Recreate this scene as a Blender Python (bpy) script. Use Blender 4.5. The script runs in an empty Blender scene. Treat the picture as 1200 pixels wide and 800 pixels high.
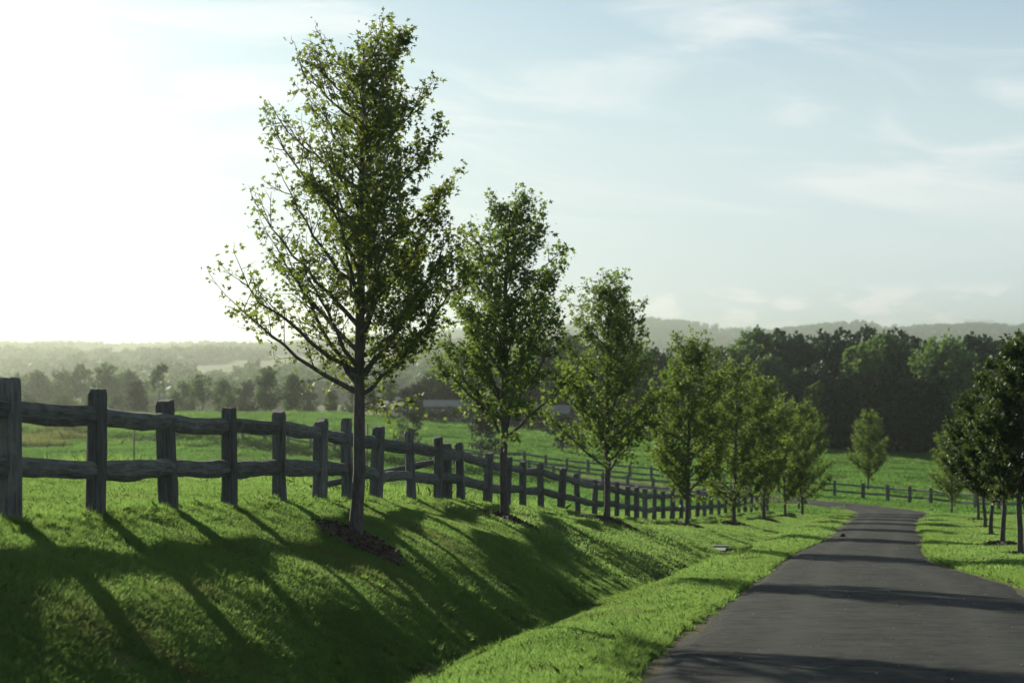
import bpy, math, random
import numpy as np
from mathutils import Vector, Matrix

# ------------------------------------------------------------------ camera, sky, sun, exposure
SC = bpy.context.scene
COL = SC.collection
EYE = 1.6
FPX = 2333.33          # focal length in pixels of the 1200 px wide photograph (70 mm)
HZ = 410.0             # eye level row in the photograph
SUN_AZ = 27.0          # degrees left of the view axis (+Y)
SUN_EL = 18.0

cam = bpy.data.cameras.new('camera')
cam.lens = 70.0; cam.sensor_width = 36.0; cam.clip_end = 30000.0; cam.clip_start = 0.3
cam.dof.use_dof = True; cam.dof.focus_distance = 29.0; cam.dof.aperture_fstop = 2.4
camo = bpy.data.objects.new('camera', cam); COL.objects.link(camo)
camo.location = (0, 0, EYE)
camo.rotation_euler = (math.radians(90.0) + math.atan((HZ - 400.0) / FPX), 0, 0)
SC.camera = camo

W = bpy.data.worlds.new('World'); SC.world = W; W.use_nodes = True
wt = W.node_tree; wt.nodes.clear()
def wn(t, **kw):
    n = wt.nodes.new(t)
    for k, v in kw.items(): setattr(n, k, v)
    return n
def wmath(op, a, b=None, c=None, clamp=False):
    n = wn('ShaderNodeMath', operation=op); n.use_clamp = clamp
    for i, s in enumerate((a, b, c)):
        if s is None: continue
        if isinstance(s, (int, float)): n.inputs[i].default_value = s
        else: wt.links.new(s, n.inputs[i])
    return n.outputs[0]
def wramp(fac, lo, hi):
    n = wn('ShaderNodeMapRange'); n.interpolation_type = 'SMOOTHSTEP'
    wt.links.new(fac, n.inputs['Value']); n.inputs['From Min'].default_value = lo; n.inputs['From Max'].default_value = hi
    return n.outputs['Result']
sky = wn('ShaderNodeTexSky', sky_type='NISHITA')
sky.sun_disc = False
sky.sun_elevation = math.radians(SUN_EL)
sky.sun_rotation = math.radians(-SUN_AZ)
sky.air_density = 1.0; sky.dust_density = 0.3; sky.ozone_density = 1.0
tc = wn('ShaderNodeTexCoord')
sep = wn('ShaderNodeSeparateXYZ'); wt.links.new(tc.outputs['Generated'], sep.inputs[0])
az = wmath('ARCTAN2', sep.outputs[0], sep.outputs[1])            # azimuth from +Y, right positive
el = wmath('ARCSINE', sep.outputs[2])
# high thin cloud: long streaks that dip towards both sides
cmb = wn('ShaderNodeCombineXYZ')
wt.links.new(wmath('MULTIPLY', az, 5.0), cmb.inputs[0])
wt.links.new(wmath('ADD', wmath('MULTIPLY', el, 26.0), wmath('MULTIPLY', az, 2.2)), cmb.inputs[1])
nz = wn('ShaderNodeTexNoise'); nz.inputs['Scale'].default_value = 1.3; nz.inputs['Detail'].default_value = 7
nz.inputs['Roughness'].default_value = 0.55; nz.inputs['Distortion'].default_value = 0.9
wt.links.new(cmb.outputs[0], nz.inputs['Vector'])
cir = wmath('MULTIPLY', wramp(nz.outputs[0], 0.44, 0.74), wramp(el, 0.03, 0.10))
# low cumulus bank far off
cm2 = wn('ShaderNodeCombineXYZ')
wt.links.new(wmath('MULTIPLY', az, 30.0), cm2.inputs[0]); wt.links.new(wmath('MULTIPLY', el, 75.0), cm2.inputs[1])
nz2 = wn('ShaderNodeTexNoise'); nz2.inputs['Scale'].default_value = 1.0; nz2.inputs['Detail'].default_value = 6
wt.links.new(cm2.outputs[0], nz2.inputs['Vector'])
low = wmath('MULTIPLY', wramp(nz2.outputs[0], 0.47, 0.60), wmath('MULTIPLY', wramp(el, 0.004, 0.012), wramp(el, 0.036, 0.024)))
low = wmath('MULTIPLY', low, 0.9)
veil = wmath('MULTIPLY', wramp(el, 0.25, 0.04), 0.90)
hs = wn('ShaderNodeHueSaturation'); hs.inputs['Saturation'].default_value = 0.85
wt.links.new(sky.outputs[0], hs.inputs['Color'])
def wmix(fac, a_, b_, mode='MIX'):
    n_ = wn('ShaderNodeMix', data_type='RGBA', blend_type=mode)
    for k_, v_ in (('Factor', fac), ('A', a_), ('B', b_)):
        if isinstance(v_, (int, float)): n_.inputs[k_].default_value = v_
        elif isinstance(v_, tuple): n_.inputs[k_].default_value = (*v_, 1)
        else: wt.links.new(v_, n_.inputs[k_])
    return n_.outputs['Result']
base = wmix(1.0, hs.outputs[0], (0.84, 1.0, 1.10), 'MULTIPLY')
base = wmix(veil, base, (8.5, 9.8, 10.15))                      # thin high overcast
base = wmix(wmath('MULTIPLY', cir, 0.75), base, (11.6, 11.8, 11.5))
base = wmix(low, base, (12.0, 12.0, 11.7))
bg = wn('ShaderNodeBackground'); bg.inputs['Strength'].default_value = 0.061
wt.links.new(base, bg.inputs['Color'])
wo = wn('ShaderNodeOutputWorld'); wt.links.new(bg.outputs[0], wo.inputs['Surface'])

sun = bpy.data.lights.new('sun', 'SUN'); sun.energy = 5.0; sun.angle = math.radians(0.6); sun.color = (1.0, 0.93, 0.74)
suno = bpy.data.objects.new('sun', sun); COL.objects.link(suno)
_a, _e = math.radians(SUN_AZ), math.radians(SUN_EL)
SUNDIR = Vector((-math.sin(_a) * math.cos(_e), math.cos(_a) * math.cos(_e), math.sin(_e)))
suno.rotation_euler = SUNDIR.to_track_quat('Z', 'Y').to_euler()
suno.location = SUNDIR * 60

vs = SC.view_settings
vs.view_transform = 'Standard'; vs.look = 'None'; vs.gamma = 1.0; vs.use_curve_mapping = False
vs.exposure = 0.45
SC.render.engine = 'CYCLES'
cy = SC.cycles
cy.max_bounces = 6; cy.diffuse_bounces = 3; cy.glossy_bounces = 2; cy.transmission_bounces = 4
cy.transparent_max_bounces = 8; cy.volume_bounces = 0; cy.use_denoising = True
cy.sample_clamp_indirect = 4.0

# ------------------------------------------------------------------ helpers
rng = np.random.default_rng(7)
def ss(a, b, x):
    t = np.clip((np.asarray(x, float) - a) / (b - a), 0, 1); return t * t * (3 - 2 * t)
def smooth_curve(pts, lo, hi, step, sig):
    xs = np.arange(lo, hi + step, step); ys = np.interp(xs, [p[0] for p in pts], [p[1] for p in pts])
    # linear extrapolation at the ends
    (x0, y0), (x1, y1) = pts[0], pts[1]; m = xs < x0; ys[m] = y0 + (xs[m] - x0) * (y1 - y0) / (x1 - x0)
    k = int(3 * sig / step); g = np.exp(-0.5 * (np.arange(-k, k + 1) * step / sig) ** 2); g /= g.sum()
    p = np.concatenate([2 * ys[0] - ys[k:0:-1], ys, 2 * ys[-1] - ys[-2:-k - 2:-1]])
    return xs, np.convolve(p, g, 'valid')
def mesh_from(name, verts, faces=None, loops=None):
    """loops = (loop_vertex_index, loop_start, loop_total) for fast building"""
    me = bpy.data.meshes.new(name)
    if faces is not None:
        me.from_pydata([tuple(map(float, v)) for v in verts], [], faces)
    else:
        li, st, tot = loops
        me.vertices.add(len(verts)); me.vertices.foreach_set('co', np.asarray(verts, np.float32).ravel())
        me.loops.add(len(li)); me.loops.foreach_set('vertex_index', np.asarray(li, np.int32))
        me.polygons.add(len(st)); me.polygons.foreach_set('loop_start', np.asarray(st, np.int32))
        me.polygons.foreach_set('loop_total', np.asarray(tot, np.int32))
    me.update(calc_edges=True); me.validate()
    return me
def poly_loops(nv_per, n):
    """n polygons of nv_per consecutive vertices"""
    li = np.arange(nv_per * n); st = np.arange(n) * nv_per; tot = np.full(n, nv_per)
    return li, st, tot
def shade_smooth(me):
    me.polygons.foreach_set('use_smooth', np.ones(len(me.polygons), bool))
def link(name, me, mat=None, parent=None, loc=None):
    o = bpy.data.objects.new(name, me); COL.objects.link(o)
    if mat is not None and me is not None and not me.materials: me.materials.append(mat)
    if parent is not None: o.parent = parent
    if loc is not None: o.location = loc
    return o
def tag(o, label=None, cat=None, group=None, kind=None):
    if label: o['label'] = label
    if cat: o['category'] = cat
    if group: o['group'] = group
    if kind: o['kind'] = kind
    return o
def empty(name, loc=(0, 0, 0), rz=0.0):
    o = bpy.data.objects.new(name, None); COL.objects.link(o); o.location = loc; o.rotation_euler.z = rz
    o.empty_display_size = 0.2
    return o
def copy_tree(o, parent=None):
    c = o.copy(); COL.objects.link(c); c.parent = parent
    for ch in o.children: copy_tree(ch, c)
    return c
def ang(x, y):                      # direction (x/Y, drop/Y) of a photograph pixel
    return (x - 600.0) / FPX, (y - HZ) / FPX

# ------------------------------------------------------------------ materials
def newmat(name):
    m = bpy.data.materials.new(name); m.use_nodes = True
    return m, m.node_tree, m.node_tree.nodes['Principled BSDF'], m.node_tree.nodes['Material Output']
def noise(nt, scale, detail=4, rough=0.55, vec=None, dist=0.0):
    n = nt.nodes.new('ShaderNodeTexNoise'); n.inputs['Scale'].default_value = scale
    n.inputs['Detail'].default_value = detail; n.inputs['Roughness'].default_value = rough; n.inputs['Distortion'].default_value = dist
    if vec is not None: nt.links.new(vec, n.inputs['Vector'])
    return n
def ramp(nt, fac, stops):
    r = nt.nodes.new('ShaderNodeValToRGB'); cr = r.color_ramp
    cr.elements[0].position = stops[0][0]; cr.elements[0].color = (*stops[0][1], 1)
    cr.elements[1].position = stops[-1][0]; cr.elements[1].color = (*stops[-1][1], 1)
    for p, c in stops[1:-1]:
        e = cr.elements.new(p); e.color = (*c, 1)
    nt.links.new(fac, r.inputs['Fac']); return r
def mixrgb(nt, fac, a, b, mode='MIX'):
    m = nt.nodes.new('ShaderNodeMix'); m.data_type = 'RGBA'; m.blend_type = mode
    for k, s in (('Factor', fac), ('A', a), ('B', b)):
        if isinstance(s, (int, float)): m.inputs[k].default_value = s
        elif isinstance(s, tuple): m.inputs[k].default_value = (*s, 1)
        else: nt.links.new(s, m.inputs[k])
    return m.outputs['Result']
def foliage(name, dark, light, tcol, tfac=0.5, rough=0.5, spec=0.3, wscale=0.0, island=True, dry=None):
    """leaf / blade material: reflective side + light let through, varied per leaf and slowly over the place"""
    m, nt, b, out = newmat(name)
    geo = nt.nodes.new('ShaderNodeNewGeometry')
    src = geo.outputs['Random Per Island'] if island else None
    if wscale > 0:
        n = noise(nt, wscale, 3, 0.6, geo.outputs['Position'])
        if island:
            mm = nt.nodes.new('ShaderNodeMath'); mm.operation = 'MULTIPLY_ADD'
            nt.links.new(src, mm.inputs[0]); mm.inputs[1].default_value = 0.45
            m2 = nt.nodes.new('ShaderNodeMath'); m2.operation = 'MULTIPLY_ADD'
            nt.links.new(n.outputs[0], m2.inputs[0]); m2.inputs[1].default_value = 1.6; m2.inputs[2].default_value = -0.5
            nt.links.new(m2.outputs[0], mm.inputs[2]); src = mm.outputs[0]
        else: src = n.outputs[0]
    c = ramp(nt, src, [(0.0, dark), (1.0, light)])
    cc = c.outputs[0]; tcm = mixrgb(nt, src, tuple(x * 0.62 for x in tcol), tcol)
    if dry:
        nd = noise(nt, 0.55, 5, 0.7, geo.outputs['Position'], 0.6); md_ = ramp(nt, nd.outputs[0], [(0.54, (0, 0, 0)), (0.70, (1, 1, 1))])
        mv = nt.nodes.new('ShaderNodeMath'); mv.operation = 'MULTIPLY'; nt.links.new(md_.outputs[0], mv.inputs[0]); mv.inputs[1].default_value = 0.75
        cc = mixrgb(nt, mv.outputs[0], cc, dry); tcm = mixrgb(nt, mv.outputs[0], tcm, tuple(min(1, x * 2.4) for x in dry))
    nt.links.new(cc, b.inputs['Base Color'])
    b.inputs['Roughness'].default_value = rough; b.inputs['Specular IOR Level'].default_value = spec
    tr = nt.nodes.new('ShaderNodeBsdfTranslucent')
    nt.links.new(tcm, tr.inputs['Color'])
    mx = nt.nodes.new('ShaderNodeMixShader'); mx.inputs[0].default_value = tfac
    nt.links.new(b.outputs[0], mx.inputs[1]); nt.links.new(tr.outputs[0], mx.inputs[2])
    nt.links.new(mx.outputs[0], out.inputs['Surface'])
    return m
def bump(nt, b, height, strength, dist=0.02):
    bp = nt.nodes.new('ShaderNodeBump'); bp.inputs['Strength'].default_value = strength; bp.inputs['Distance'].default_value = dist
    nt.links.new(height, bp.inputs['Height']); nt.links.new(bp.outputs[0], b.inputs['Normal'])

M = {}
M['lawn'] = foliage('lawn_blades', (0.008, 0.046, 0.028), (0.032, 0.084, 0.040), (0.325, 0.53, 0.125), 0.56, 0.55, 0.2, wscale=0.9, dry=(0.105, 0.100, 0.042))
M['pasture'] = foliage('pasture_blades', (0.008, 0.044, 0.020), (0.045, 0.090, 0.032), (0.20, 0.40, 0.085), 0.5, 0.6, 0.15, wscale=0.10)
M['rough_grass'] = foliage('rough_grass_blades', (0.010, 0.054, 0.028), (0.045, 0.105, 0.040), (0.34, 0.54, 0.115), 0.55, 0.5, 0.25, wscale=0.7)
M['dry_grass'] = foliage('dry_grass_blades', (0.07, 0.11, 0.035), (0.18, 0.19, 0.08), (0.30, 0.34, 0.11), 0.5, 0.6, 0.2, wscale=0.7)
M['leaf'] = foliage('maple_leaves', (0.014, 0.046, 0.022), (0.040, 0.085, 0.030), (0.31, 0.40, 0.055), 0.45, 0.6, 0.2)
M['leaf_row'] = foliage('row_leaves', (0.016, 0.058, 0.026), (0.050, 0.105, 0.035), (0.27, 0.40, 0.060), 0.46, 0.6, 0.2)
M['leaf_glossy'] = foliage('glossy_leaves', (0.010, 0.042, 0.024), (0.028, 0.072, 0.030), (0.12, 0.17, 0.03), 0.32, 0.58, 0.22)
M['leaf_far'] = foliage('far_leaves', (0.014, 0.054, 0.030), (0.036, 0.100, 0.042), (0.14, 0.25, 0.06), 0.38, 0.6, 0.2)
M['leaf_far_dark'] = foliage('far_dark_leaves', (0.005, 0.028, 0.019), (0.017, 0.055, 0.031), (0.05, 0.10, 0.04), 0.28, 0.6, 0.2)
M['leaf_far_pale'] = foliage('far_pale_leaves', (0.045, 0.085, 0.020), (0.095, 0.135, 0.030), (0.20, 0.27, 0.05), 0.40, 0.6, 0.2)
M['leaf_far_mid'] = foliage('far_bright_leaves', (0.024, 0.080, 0.036), (0.060, 0.135, 0.048), (0.22, 0.36, 0.08), 0.40, 0.6, 0.2)
M['leaf_rust'] = foliage('far_rusty_leaves', (0.055, 0.045, 0.022), (0.10, 0.07, 0.035), (0.15, 0.12, 0.05), 0.35, 0.6, 0.2)

def bark_mat(name, dark, light):
    m, nt, b, out = newmat(name)
    t = nt.nodes.new('ShaderNodeTexCoord'); mp = nt.nodes.new('ShaderNodeMapping'); mp.inputs['Scale'].default_value = (14, 14, 2.5)
    nt.links.new(t.outputs['Object'], mp.inputs[0])
    n = noise(nt, 2.0, 6, 0.65, mp.outputs[0]); r = ramp(nt, n.outputs[0], [(0.3, dark), (0.7, light)])
    nt.links.new(r.outputs[0], b.inputs['Base Color']); b.inputs['Roughness'].default_value = 0.9
    bump(nt, b, n.outputs[0], 0.8, 0.02); return m
M['bark'] = bark_mat('bark', (0.045, 0.040, 0.034), (0.14, 0.125, 0.105))

def timber_mat(name, axis, dark, light):
    m, nt, b, out = newmat(name)
    t = nt.nodes.new('ShaderNodeTexCoord'); mp = nt.nodes.new('ShaderNodeMapping')
    mp.inputs['Scale'].default_value = tuple(1.2 if i == axis else 16 for i in range(3))
    geo = nt.nodes.new('ShaderNodeNewGeometry'); oi = nt.nodes.new('ShaderNodeObjectInfo')
    vm = nt.nodes.new('ShaderNodeVectorMath'); vm.operation = 'ADD'
    nt.links.new(t.outputs['Object'], vm.inputs[0]); nt.links.new(oi.outputs['Random'], vm.inputs[1])
    nt.links.new(vm.outputs[0], mp.inputs[0])
    n = noise(nt, 2.2, 7, 0.62, mp.outputs[0]); n2 = noise(nt, 3.0, 3, 0.6, vm.outputs[0])
    r = ramp(nt, n.outputs[0], [(0.28, dark), (0.5, tuple(0.5 * (a + c) for a, c in zip(dark, light))), (0.75, light)])
    lichen = ramp(nt, n2.outputs[0], [(0.55, (0, 0, 0)), (0.75, (1, 1, 1))])
    c = mixrgb(nt, lichen.outputs[0], r.outputs[0], (0.20, 0.215, 0.175))
    tone = nt.nodes.new('ShaderNodeMapRange'); nt.links.new(oi.outputs['Random'], tone.inputs[0])
    tone.inputs['To Min'].default_value = 0.75; tone.inputs['To Max'].default_value = 1.2
    c = mixrgb(nt, 1.0, c, tone.outputs[0], 'MULTIPLY')
    nt.links.new(c, b.inputs['Base Color']); b.inputs['Roughness'].default_value = 0.85
    b.inputs['Specular IOR Level'].default_value = 0.25
    bump(nt, b, n.outputs[0], 1.0, 0.05); return m
M['post'] = timber_mat('weathered_post', 2, (0.040, 0.043, 0.042), (0.22, 0.225, 0.21))
M['rail'] = timber_mat('weathered_rail', 0, (0.040, 0.043, 0.042), (0.23, 0.235, 0.22))

# ground
m, nt, b, out = newmat('ground'); M['ground'] = m
geo = nt.nodes.new('ShaderNodeNewGeometry')
n1 = noise(nt, 0.8, 6, 0.6, geo.outputs['Position']); n2 = noise(nt, 0.02, 5, 0.6, geo.outputs['Position']); n3 = noise(nt, 18, 3, 0.6, geo.outputs['Position'])
c = ramp(nt, n1.outputs[0], [(0.3, (0.040, 0.062, 0.015)), (0.55, (0.060, 0.085, 0.020)), (0.75, (0.095, 0.095, 0.035))])
c2 = mixrgb(nt, ramp(nt, n2.outputs[0], [(0.40, (0, 0, 0)), (0.62, (1, 1, 1))]).outputs[0], c.outputs[0], (0.085, 0.105, 0.032))
at = nt.nodes.new('ShaderNodeAttribute'); at.attribute_name = 'soil'
c3 = mixrgb(nt, at.outputs['Fac'], c2, mixrgb(nt, n3.outputs[0], (0.05, 0.04, 0.026), (0.15, 0.115, 0.07)))
nt.links.new(c3, b.inputs['Base Color']); b.inputs['Roughness'].default_value = 0.95; b.inputs['Specular IOR Level'].default_value = 0.1
bump(nt, b, n3.outputs[0], 0.7, 0.04)

# asphalt
m, nt, b, out = newmat('asphalt'); M['asphalt'] = m
geo = nt.nodes.new('ShaderNodeNewGeometry')
n1 = noise(nt, 28, 8, 0.75, geo.outputs['Position']); n2 = noise(nt, 0.9, 7, 0.68, geo.outputs['Position'])
vo = nt.nodes.new('ShaderNodeTexVoronoi'); vo.inputs['Scale'].default_value = 26; nt.links.new(geo.outputs['Position'], vo.inputs['Vector'])
c = ramp(nt, n1.outputs[0], [(0.3, (0.006, 0.008, 0.009)), (0.72, (0.042, 0.048, 0.048))])
c2 = mixrgb(nt, ramp(nt, n2.outputs[0], [(0.35, (0, 0, 0)), (0.7, (1, 1, 1))]).outputs[0], c.outputs[0], (0.052, 0.057, 0.053))
nw = noise(nt, 3.2, 8, 0.72, geo.outputs['Position'], 0.4)
c2 = mixrgb(nt, ramp(nt, nw.outputs[0], [(0.36, (1, 1, 1)), (0.56, (0, 0, 0))]).outputs[0], c2, (0.007, 0.009, 0.009))
la = nt.nodes.new('ShaderNodeAttribute'); la.attribute_name = 'lane'
lr = ramp(nt, la.outputs['Fac'], [(0.0, (.35, .35, .35)), (0.06, (0, 0, 0)), (0.20, (0, 0, 0)), (0.28, (.5, .5, .5)), (0.38, (0, 0, 0)), (0.62, (0, 0, 0)), (0.72, (.5, .5, .5)), (0.80, (0, 0, 0)), (0.94, (0, 0, 0)), (1.0, (.35, .35, .35))])
c2 = mixrgb(nt, lr.outputs[0], c2, (0.062, 0.065, 0.058))
vc = nt.nodes.new('ShaderNodeTexVoronoi'); vc.feature = 'DISTANCE_TO_EDGE'; vc.inputs['Scale'].default_value = 0.33
wv = nt.nodes.new('ShaderNodeVectorMath'); wv.operation = 'ADD'; nt.links.new(geo.outputs['Position'], wv.inputs[0])
nk = noise(nt, 1.4, 5, 0.65, geo.outputs['Position']); nt.links.new(nk.outputs['Color'], wv.inputs[1]); nt.links.new(wv.outputs[0], vc.inputs['Vector'])
ck = ramp(nt, vc.outputs['Distance'], [(0.002, (.8, .8, .8)), (0.006, (0, 0, 0))])
c2 = mixrgb(nt, ck.outputs[0], c2, (0.004, 0.005, 0.005))
sp = ramp(nt, vo.outputs['Distance'], [(0.04, (1, 1, 1)), (0.09, (0, 0, 0))])
wh = nt.nodes.new('ShaderNodeMath'); wh.operation = 'GREATER_THAN'; wh.inputs[1].default_value = 0.90
sepc = nt.nodes.new('ShaderNodeSeparateColor'); nt.links.new(vo.outputs['Color'], sepc.inputs[0]); nt.links.new(sepc.outputs[0], wh.inputs[0])
mu = nt.nodes.new('ShaderNodeMath'); mu.operation = 'MULTIPLY'; nt.links.new(sp.outputs[0], mu.inputs[0]); nt.links.new(wh.outputs[0], mu.inputs[1])
c3 = mixrgb(nt, mu.outputs[0], c2, (0.34, 0.33, 0.30))
nt.links.new(c3, b.inputs['Base Color']); b.inputs['Roughness'].default_value = 0.85; b.inputs['Specular IOR Level'].default_value = 0.10
bump(nt, b, n1.outputs[0], 1.0, 0.03)

def plain(name, dark, light, scale, rough=0.85, bs=0.5):
    m, nt, b, out = newmat(name); geo = nt.nodes.new('ShaderNodeNewGeometry')
    n = noise(nt, scale, 5, 0.6, geo.outputs['Position']); r = ramp(nt, n.outputs[0], [(0.3, dark), (0.7, light)])
    nt.links.new(r.outputs[0], b.inputs['Base Color']); b.inputs['Roughness'].default_value = rough
    bump(nt, b, n.outputs[0], bs, 0.02); return m
M['mulch'] = plain('bark_mulch', (0.022, 0.016, 0.011), (0.075, 0.052, 0.034), 30, 0.95, 1.0)
M['concrete'] = plain('concrete', (0.22, 0.22, 0.20), (0.40, 0.39, 0.36), 9)
M['roof'] = plain('painted_steel_roof', (0.07, 0.085, 0.09), (0.10, 0.12, 0.125), 0.8, 0.6, 0.1)
M['wall'] = plain('shed_cladding', (0.05, 0.06, 0.065), (0.08, 0.095, 0.10), 0.6, 0.7, 0.1)
M['dark_glass'] = plain('window_glass', (0.01, 0.012, 0.014), (0.02, 0.024, 0.028), 0.5, 0.08, 0.0)
M['steel'] = plain('rusted_steel', (0.06, 0.045, 0.035), (0.12, 0.09, 0.07), 12, 0.7)
m, nt, b, out = newmat('water'); M['water'] = m
b.inputs['Base Color'].default_value = (0.02, 0.03, 0.03, 1); b.inputs['Roughness'].default_value = 0.06
geo = nt.nodes.new('ShaderNodeNewGeometry'); n1 = noise(nt, 2.5, 4, 0.5, geo.outputs['Position']); bump(nt, b, n1.outputs[0], 0.12, 0.05)

# ------------------------------------------------------------------ the lie of the land
PX, PV = smooth_curve([(-120, 6), (0, 0), (18, -1.26), (45, -3.15), (80, -5.6), (115, -8.05), (138, -9.65), (152, -9.95), (168, -10.3), (200, -11.0),
                       (300, -11.8), (400, -17), (600, -24), (900, -26), (1200, -22), (1600, -15), (2100, -9), (2700, -4), (3300, -1),
                       (4200, 0), (9000, -10)], -120, 9000, 2.0, 7.0)
def P(Y): return np.interp(Y, PX, PV)
_xl = smooth_curve([(-10, -2.6), (0, -1.5), (16.6, .92), (20.9, 1.58), (27.9, 2.95), (37.5, 4.68), (48.6, 6.75), (63.6, 10.0), (89.5, 14.8), (117.8, 20.3), (160, 28)], -60, 170, 0.5, 3.0)
def XL(Y): return np.interp(Y, *_xl)
def WD(Y): return np.interp(Y, [0, 16, 28, 34, 39, 44, 56, 80, 105, 120], [4.5, 4.6, 4.7, 4.5, 3.9, 3.45, 3.25, 3.3, 3.7, 4.2])
_xf = smooth_curve([(0, -7.2), (18.2, -4.62), (29.5, -2.87), (34.7, -2.33), (41, -1.5), (47, -.56), (52.5, .3), (58, 1.44), (64, 2.66), (79, 5.6), (98, 10.0), (116, 14.5), (140, 20.5)], -60, 170, 0.5, 2.0)
def XF(Y): return np.interp(Y, *_xf)
_bk = smooth_curve([(-30, 1.3), (18.2, 1.36), (29.5, 1.45), (34.7, 1.40), (41, 1.34), (47, 1.2), (58, .91), (64, .70), (79, .33), (98, .28), (116, .36), (150, .3)], -60, 170, 0.5, 3.0)
def BK(Y): return np.interp(Y, *_bk)
RIDGE_U = [-0.60, -0.30, -0.257, -0.20, -0.13, -0.09, -0.03, 0.03, 0.07, 0.085, 0.107, 0.128, 0.139, 0.15, 0.161, 0.171, 0.182, 0.186, 0.197, 0.214, 0.236, 0.257, 0.30, 0.6]
RIDGE_Y = [402, 404, 404, 406, 405, 396, 388, 380, 373, 376, 382, 387, 384, 381, 379, 377, 379, 383, 382, 381, 379, 381, 383, 388]
_bf = smooth_curve([(0, 0), (.10, .125), (.25, .355), (.42, .565), (.67, .79), (1.0, 1.0)], 0, 1, 0.01, 0.06)
def undul(X, Y, L, seed):
    r = np.random.default_rng(seed); z = 0.0
    for k in range(7):
        a = r.uniform(0, 6.283); w = 6.283 / (L * r.uniform(0.55, 1.6)); ph = r.uniform(0, 6.283)
        z = z + np.sin((X * math.cos(a) + Y * math.sin(a)) * w + ph)
    return z / 3.0
def height(X, Y):
    X = np.asarray(X, float); Y = np.asarray(Y, float)
    z = P(Y)
    z = z + np.clip(28 - X, -30, 55) * 0.07 * ss(110, 200, Y) * (1 - ss(330, 700, Y))
    # bank, ditch and verges beside the near road
    d = XL(Y) - X; w = 1 - ss(104, 134, Y)
    B = BK(Y); DF = XL(Y) - XF(Y)
    ddp = np.interp(Y, [0, 55, 72, 100], [0.30, 0.30, 0.20, 0.14])
    t = np.clip((d - 2.4) / (DF - 2.4), 0, 1)
    f = np.interp(t, *_bf)
    prof = np.where(d < 2.4, -ddp * ss(1.25, 2.4, d) + 0.05 * ss(0, .5, d) * (1 - ss(.8, 1.6, d)), -ddp + (B + ddp) * f)
    o = d - DF
    e = 0.09 * np.clip(o, 0, 9) - 0.0 * o
    roll = np.clip(o - 8, 0, 60); e = e - 0.13 * roll * roll / (roll + 5)
    e = np.where(o > 0, e, 0) * (1 - ss(45, 85, Y))
    left = prof + e
    dr = X - XL(Y) - WD(Y)
    right = 0.06 * ss(0, .6, dr) - 0.03 * np.clip(dr, 0, 8)
    z = z + w * np.where(d > 0, left, np.where(dr > 0, right, 0))
    offroad = np.maximum(np.clip(d, 0, 1), np.clip(dr, 0, 1))
    z = z + 0.025 * undul(X, Y, 2.6, 3) * offroad * (1 - ss(150, 250, Y)) + 0.05 * undul(X, Y, 9, 5) * np.clip(offroad, 0, 1) * (1 - ss(200, 300, Y))
    z = z + (0.16 * undul(X, Y * 1.5, 11, 15) + 0.07 * undul(X, Y * 1.6, 4.5, 16)) * ss(165, 195, Y) * (1 - ss(330, 420, Y))
    yc = np.interp(X, [-70, -32, -10, 3.5, 11, 18], [214, 196, 180, 168, 160, 152])
    z = z + 0.75 * np.exp(-((Y - yc + 6.0) / 2.3) ** 2) * ss(5, -3, X) * ss(-75, -60, X)
    # rolling country beyond the paddock
    far = ss(320, 900, Y)
    z = z + far * (5.0 * undul(X, Y, 420, 11) + 2.0 * undul(X, Y, 150, 12)) * (1 - 0.6 * ss(2400, 4200, Y))
    u = X / np.maximum(Y, 50)
    ry = np.interp(u, RIDGE_U, RIDGE_Y)
    top = (HZ - ry) / FPX * 4600 + EYE - 11
    z = z + np.clip(top - P(Y), -5, 200) * np.exp(-((Y - 4600) / 850.0) ** 2) * ss(2500, 4300, Y)
    return z
def ground_z(x, y): return float(height(np.array([x]), np.array([y]))[0])
def normal(X, Y, e=0.15):
    dx = (height(X + e, Y) - height(X - e, Y)) / (2 * e); dy = (height(X, Y + e) - height(X, Y - e)) / (2 * e)
    n = np.stack([-dx, -dy, np.ones_like(dx)], 1); return n / np.linalg.norm(n, axis=1)[:, None]

def graded(lo, hi, step, out_lo, out_hi, gf=1.07):
    c = list(np.arange(lo, hi, step)); s = step; a = lo
    while a > out_lo: s *= gf; a -= s; c.insert(0, a)
    s = step; a = c[-1]
    while a < out_hi: s *= gf; a += s; c.append(a)
    return np.array(c)
def fence_dist(X, Y):
    return np.abs(XF(Y) - X)
gx = graded(-13, 32, 0.28, -5200, 5200, 1.075); gy = graded(10, 60, 0.3, -150, 60, 1.25)
gy = gy[gy < 60]; s = 0.3; a = gy[-1]; tail = []
while a < 7000: s = min(s * 1.012, 0.8) if a < 150 else s * 1.03; a += s; tail.append(a)
gy = np.concatenate([gy, tail])
GX, GY = np.meshgrid(gx, gy); GZ = height(GX.ravel(), GY.ravel())
nx, ny = len(gx), len(gy)
ii = (np.arange(ny - 1)[:, None] * nx + np.arange(nx - 1)[None, :]).ravel()
quads = np.stack([ii, ii + 1, ii + nx + 1, ii + nx], 1)
me = mesh_from('ground', np.stack([GX.ravel(), GY.ravel(), GZ], 1), loops=(quads.ravel(), np.arange(len(quads)) * 4, np.full(len(quads), 4)))
shade_smooth(me)
soil = me.attributes.new('soil', 'FLOAT', 'POINT')
fx = GX.ravel(); fy = GY.ravel()
sv = np.exp(-(fence_dist(fx, fy) / 0.32) ** 2) * (0.55 + 0.5 * undul(fx, fy, 1.6, 21)) * (fy < 110)
de = np.minimum(np.abs(XL(fy) - fx), np.abs(fx - XL(fy) - WD(fy)))
sv = np.maximum(sv, (de < 0.25) * (fy < 125) * 0.9)
soil.data.foreach_set('value', np.clip(sv, 0, 1).astype(np.float32))
tag(link('ground', me, M['ground']), kind='structure')

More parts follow.
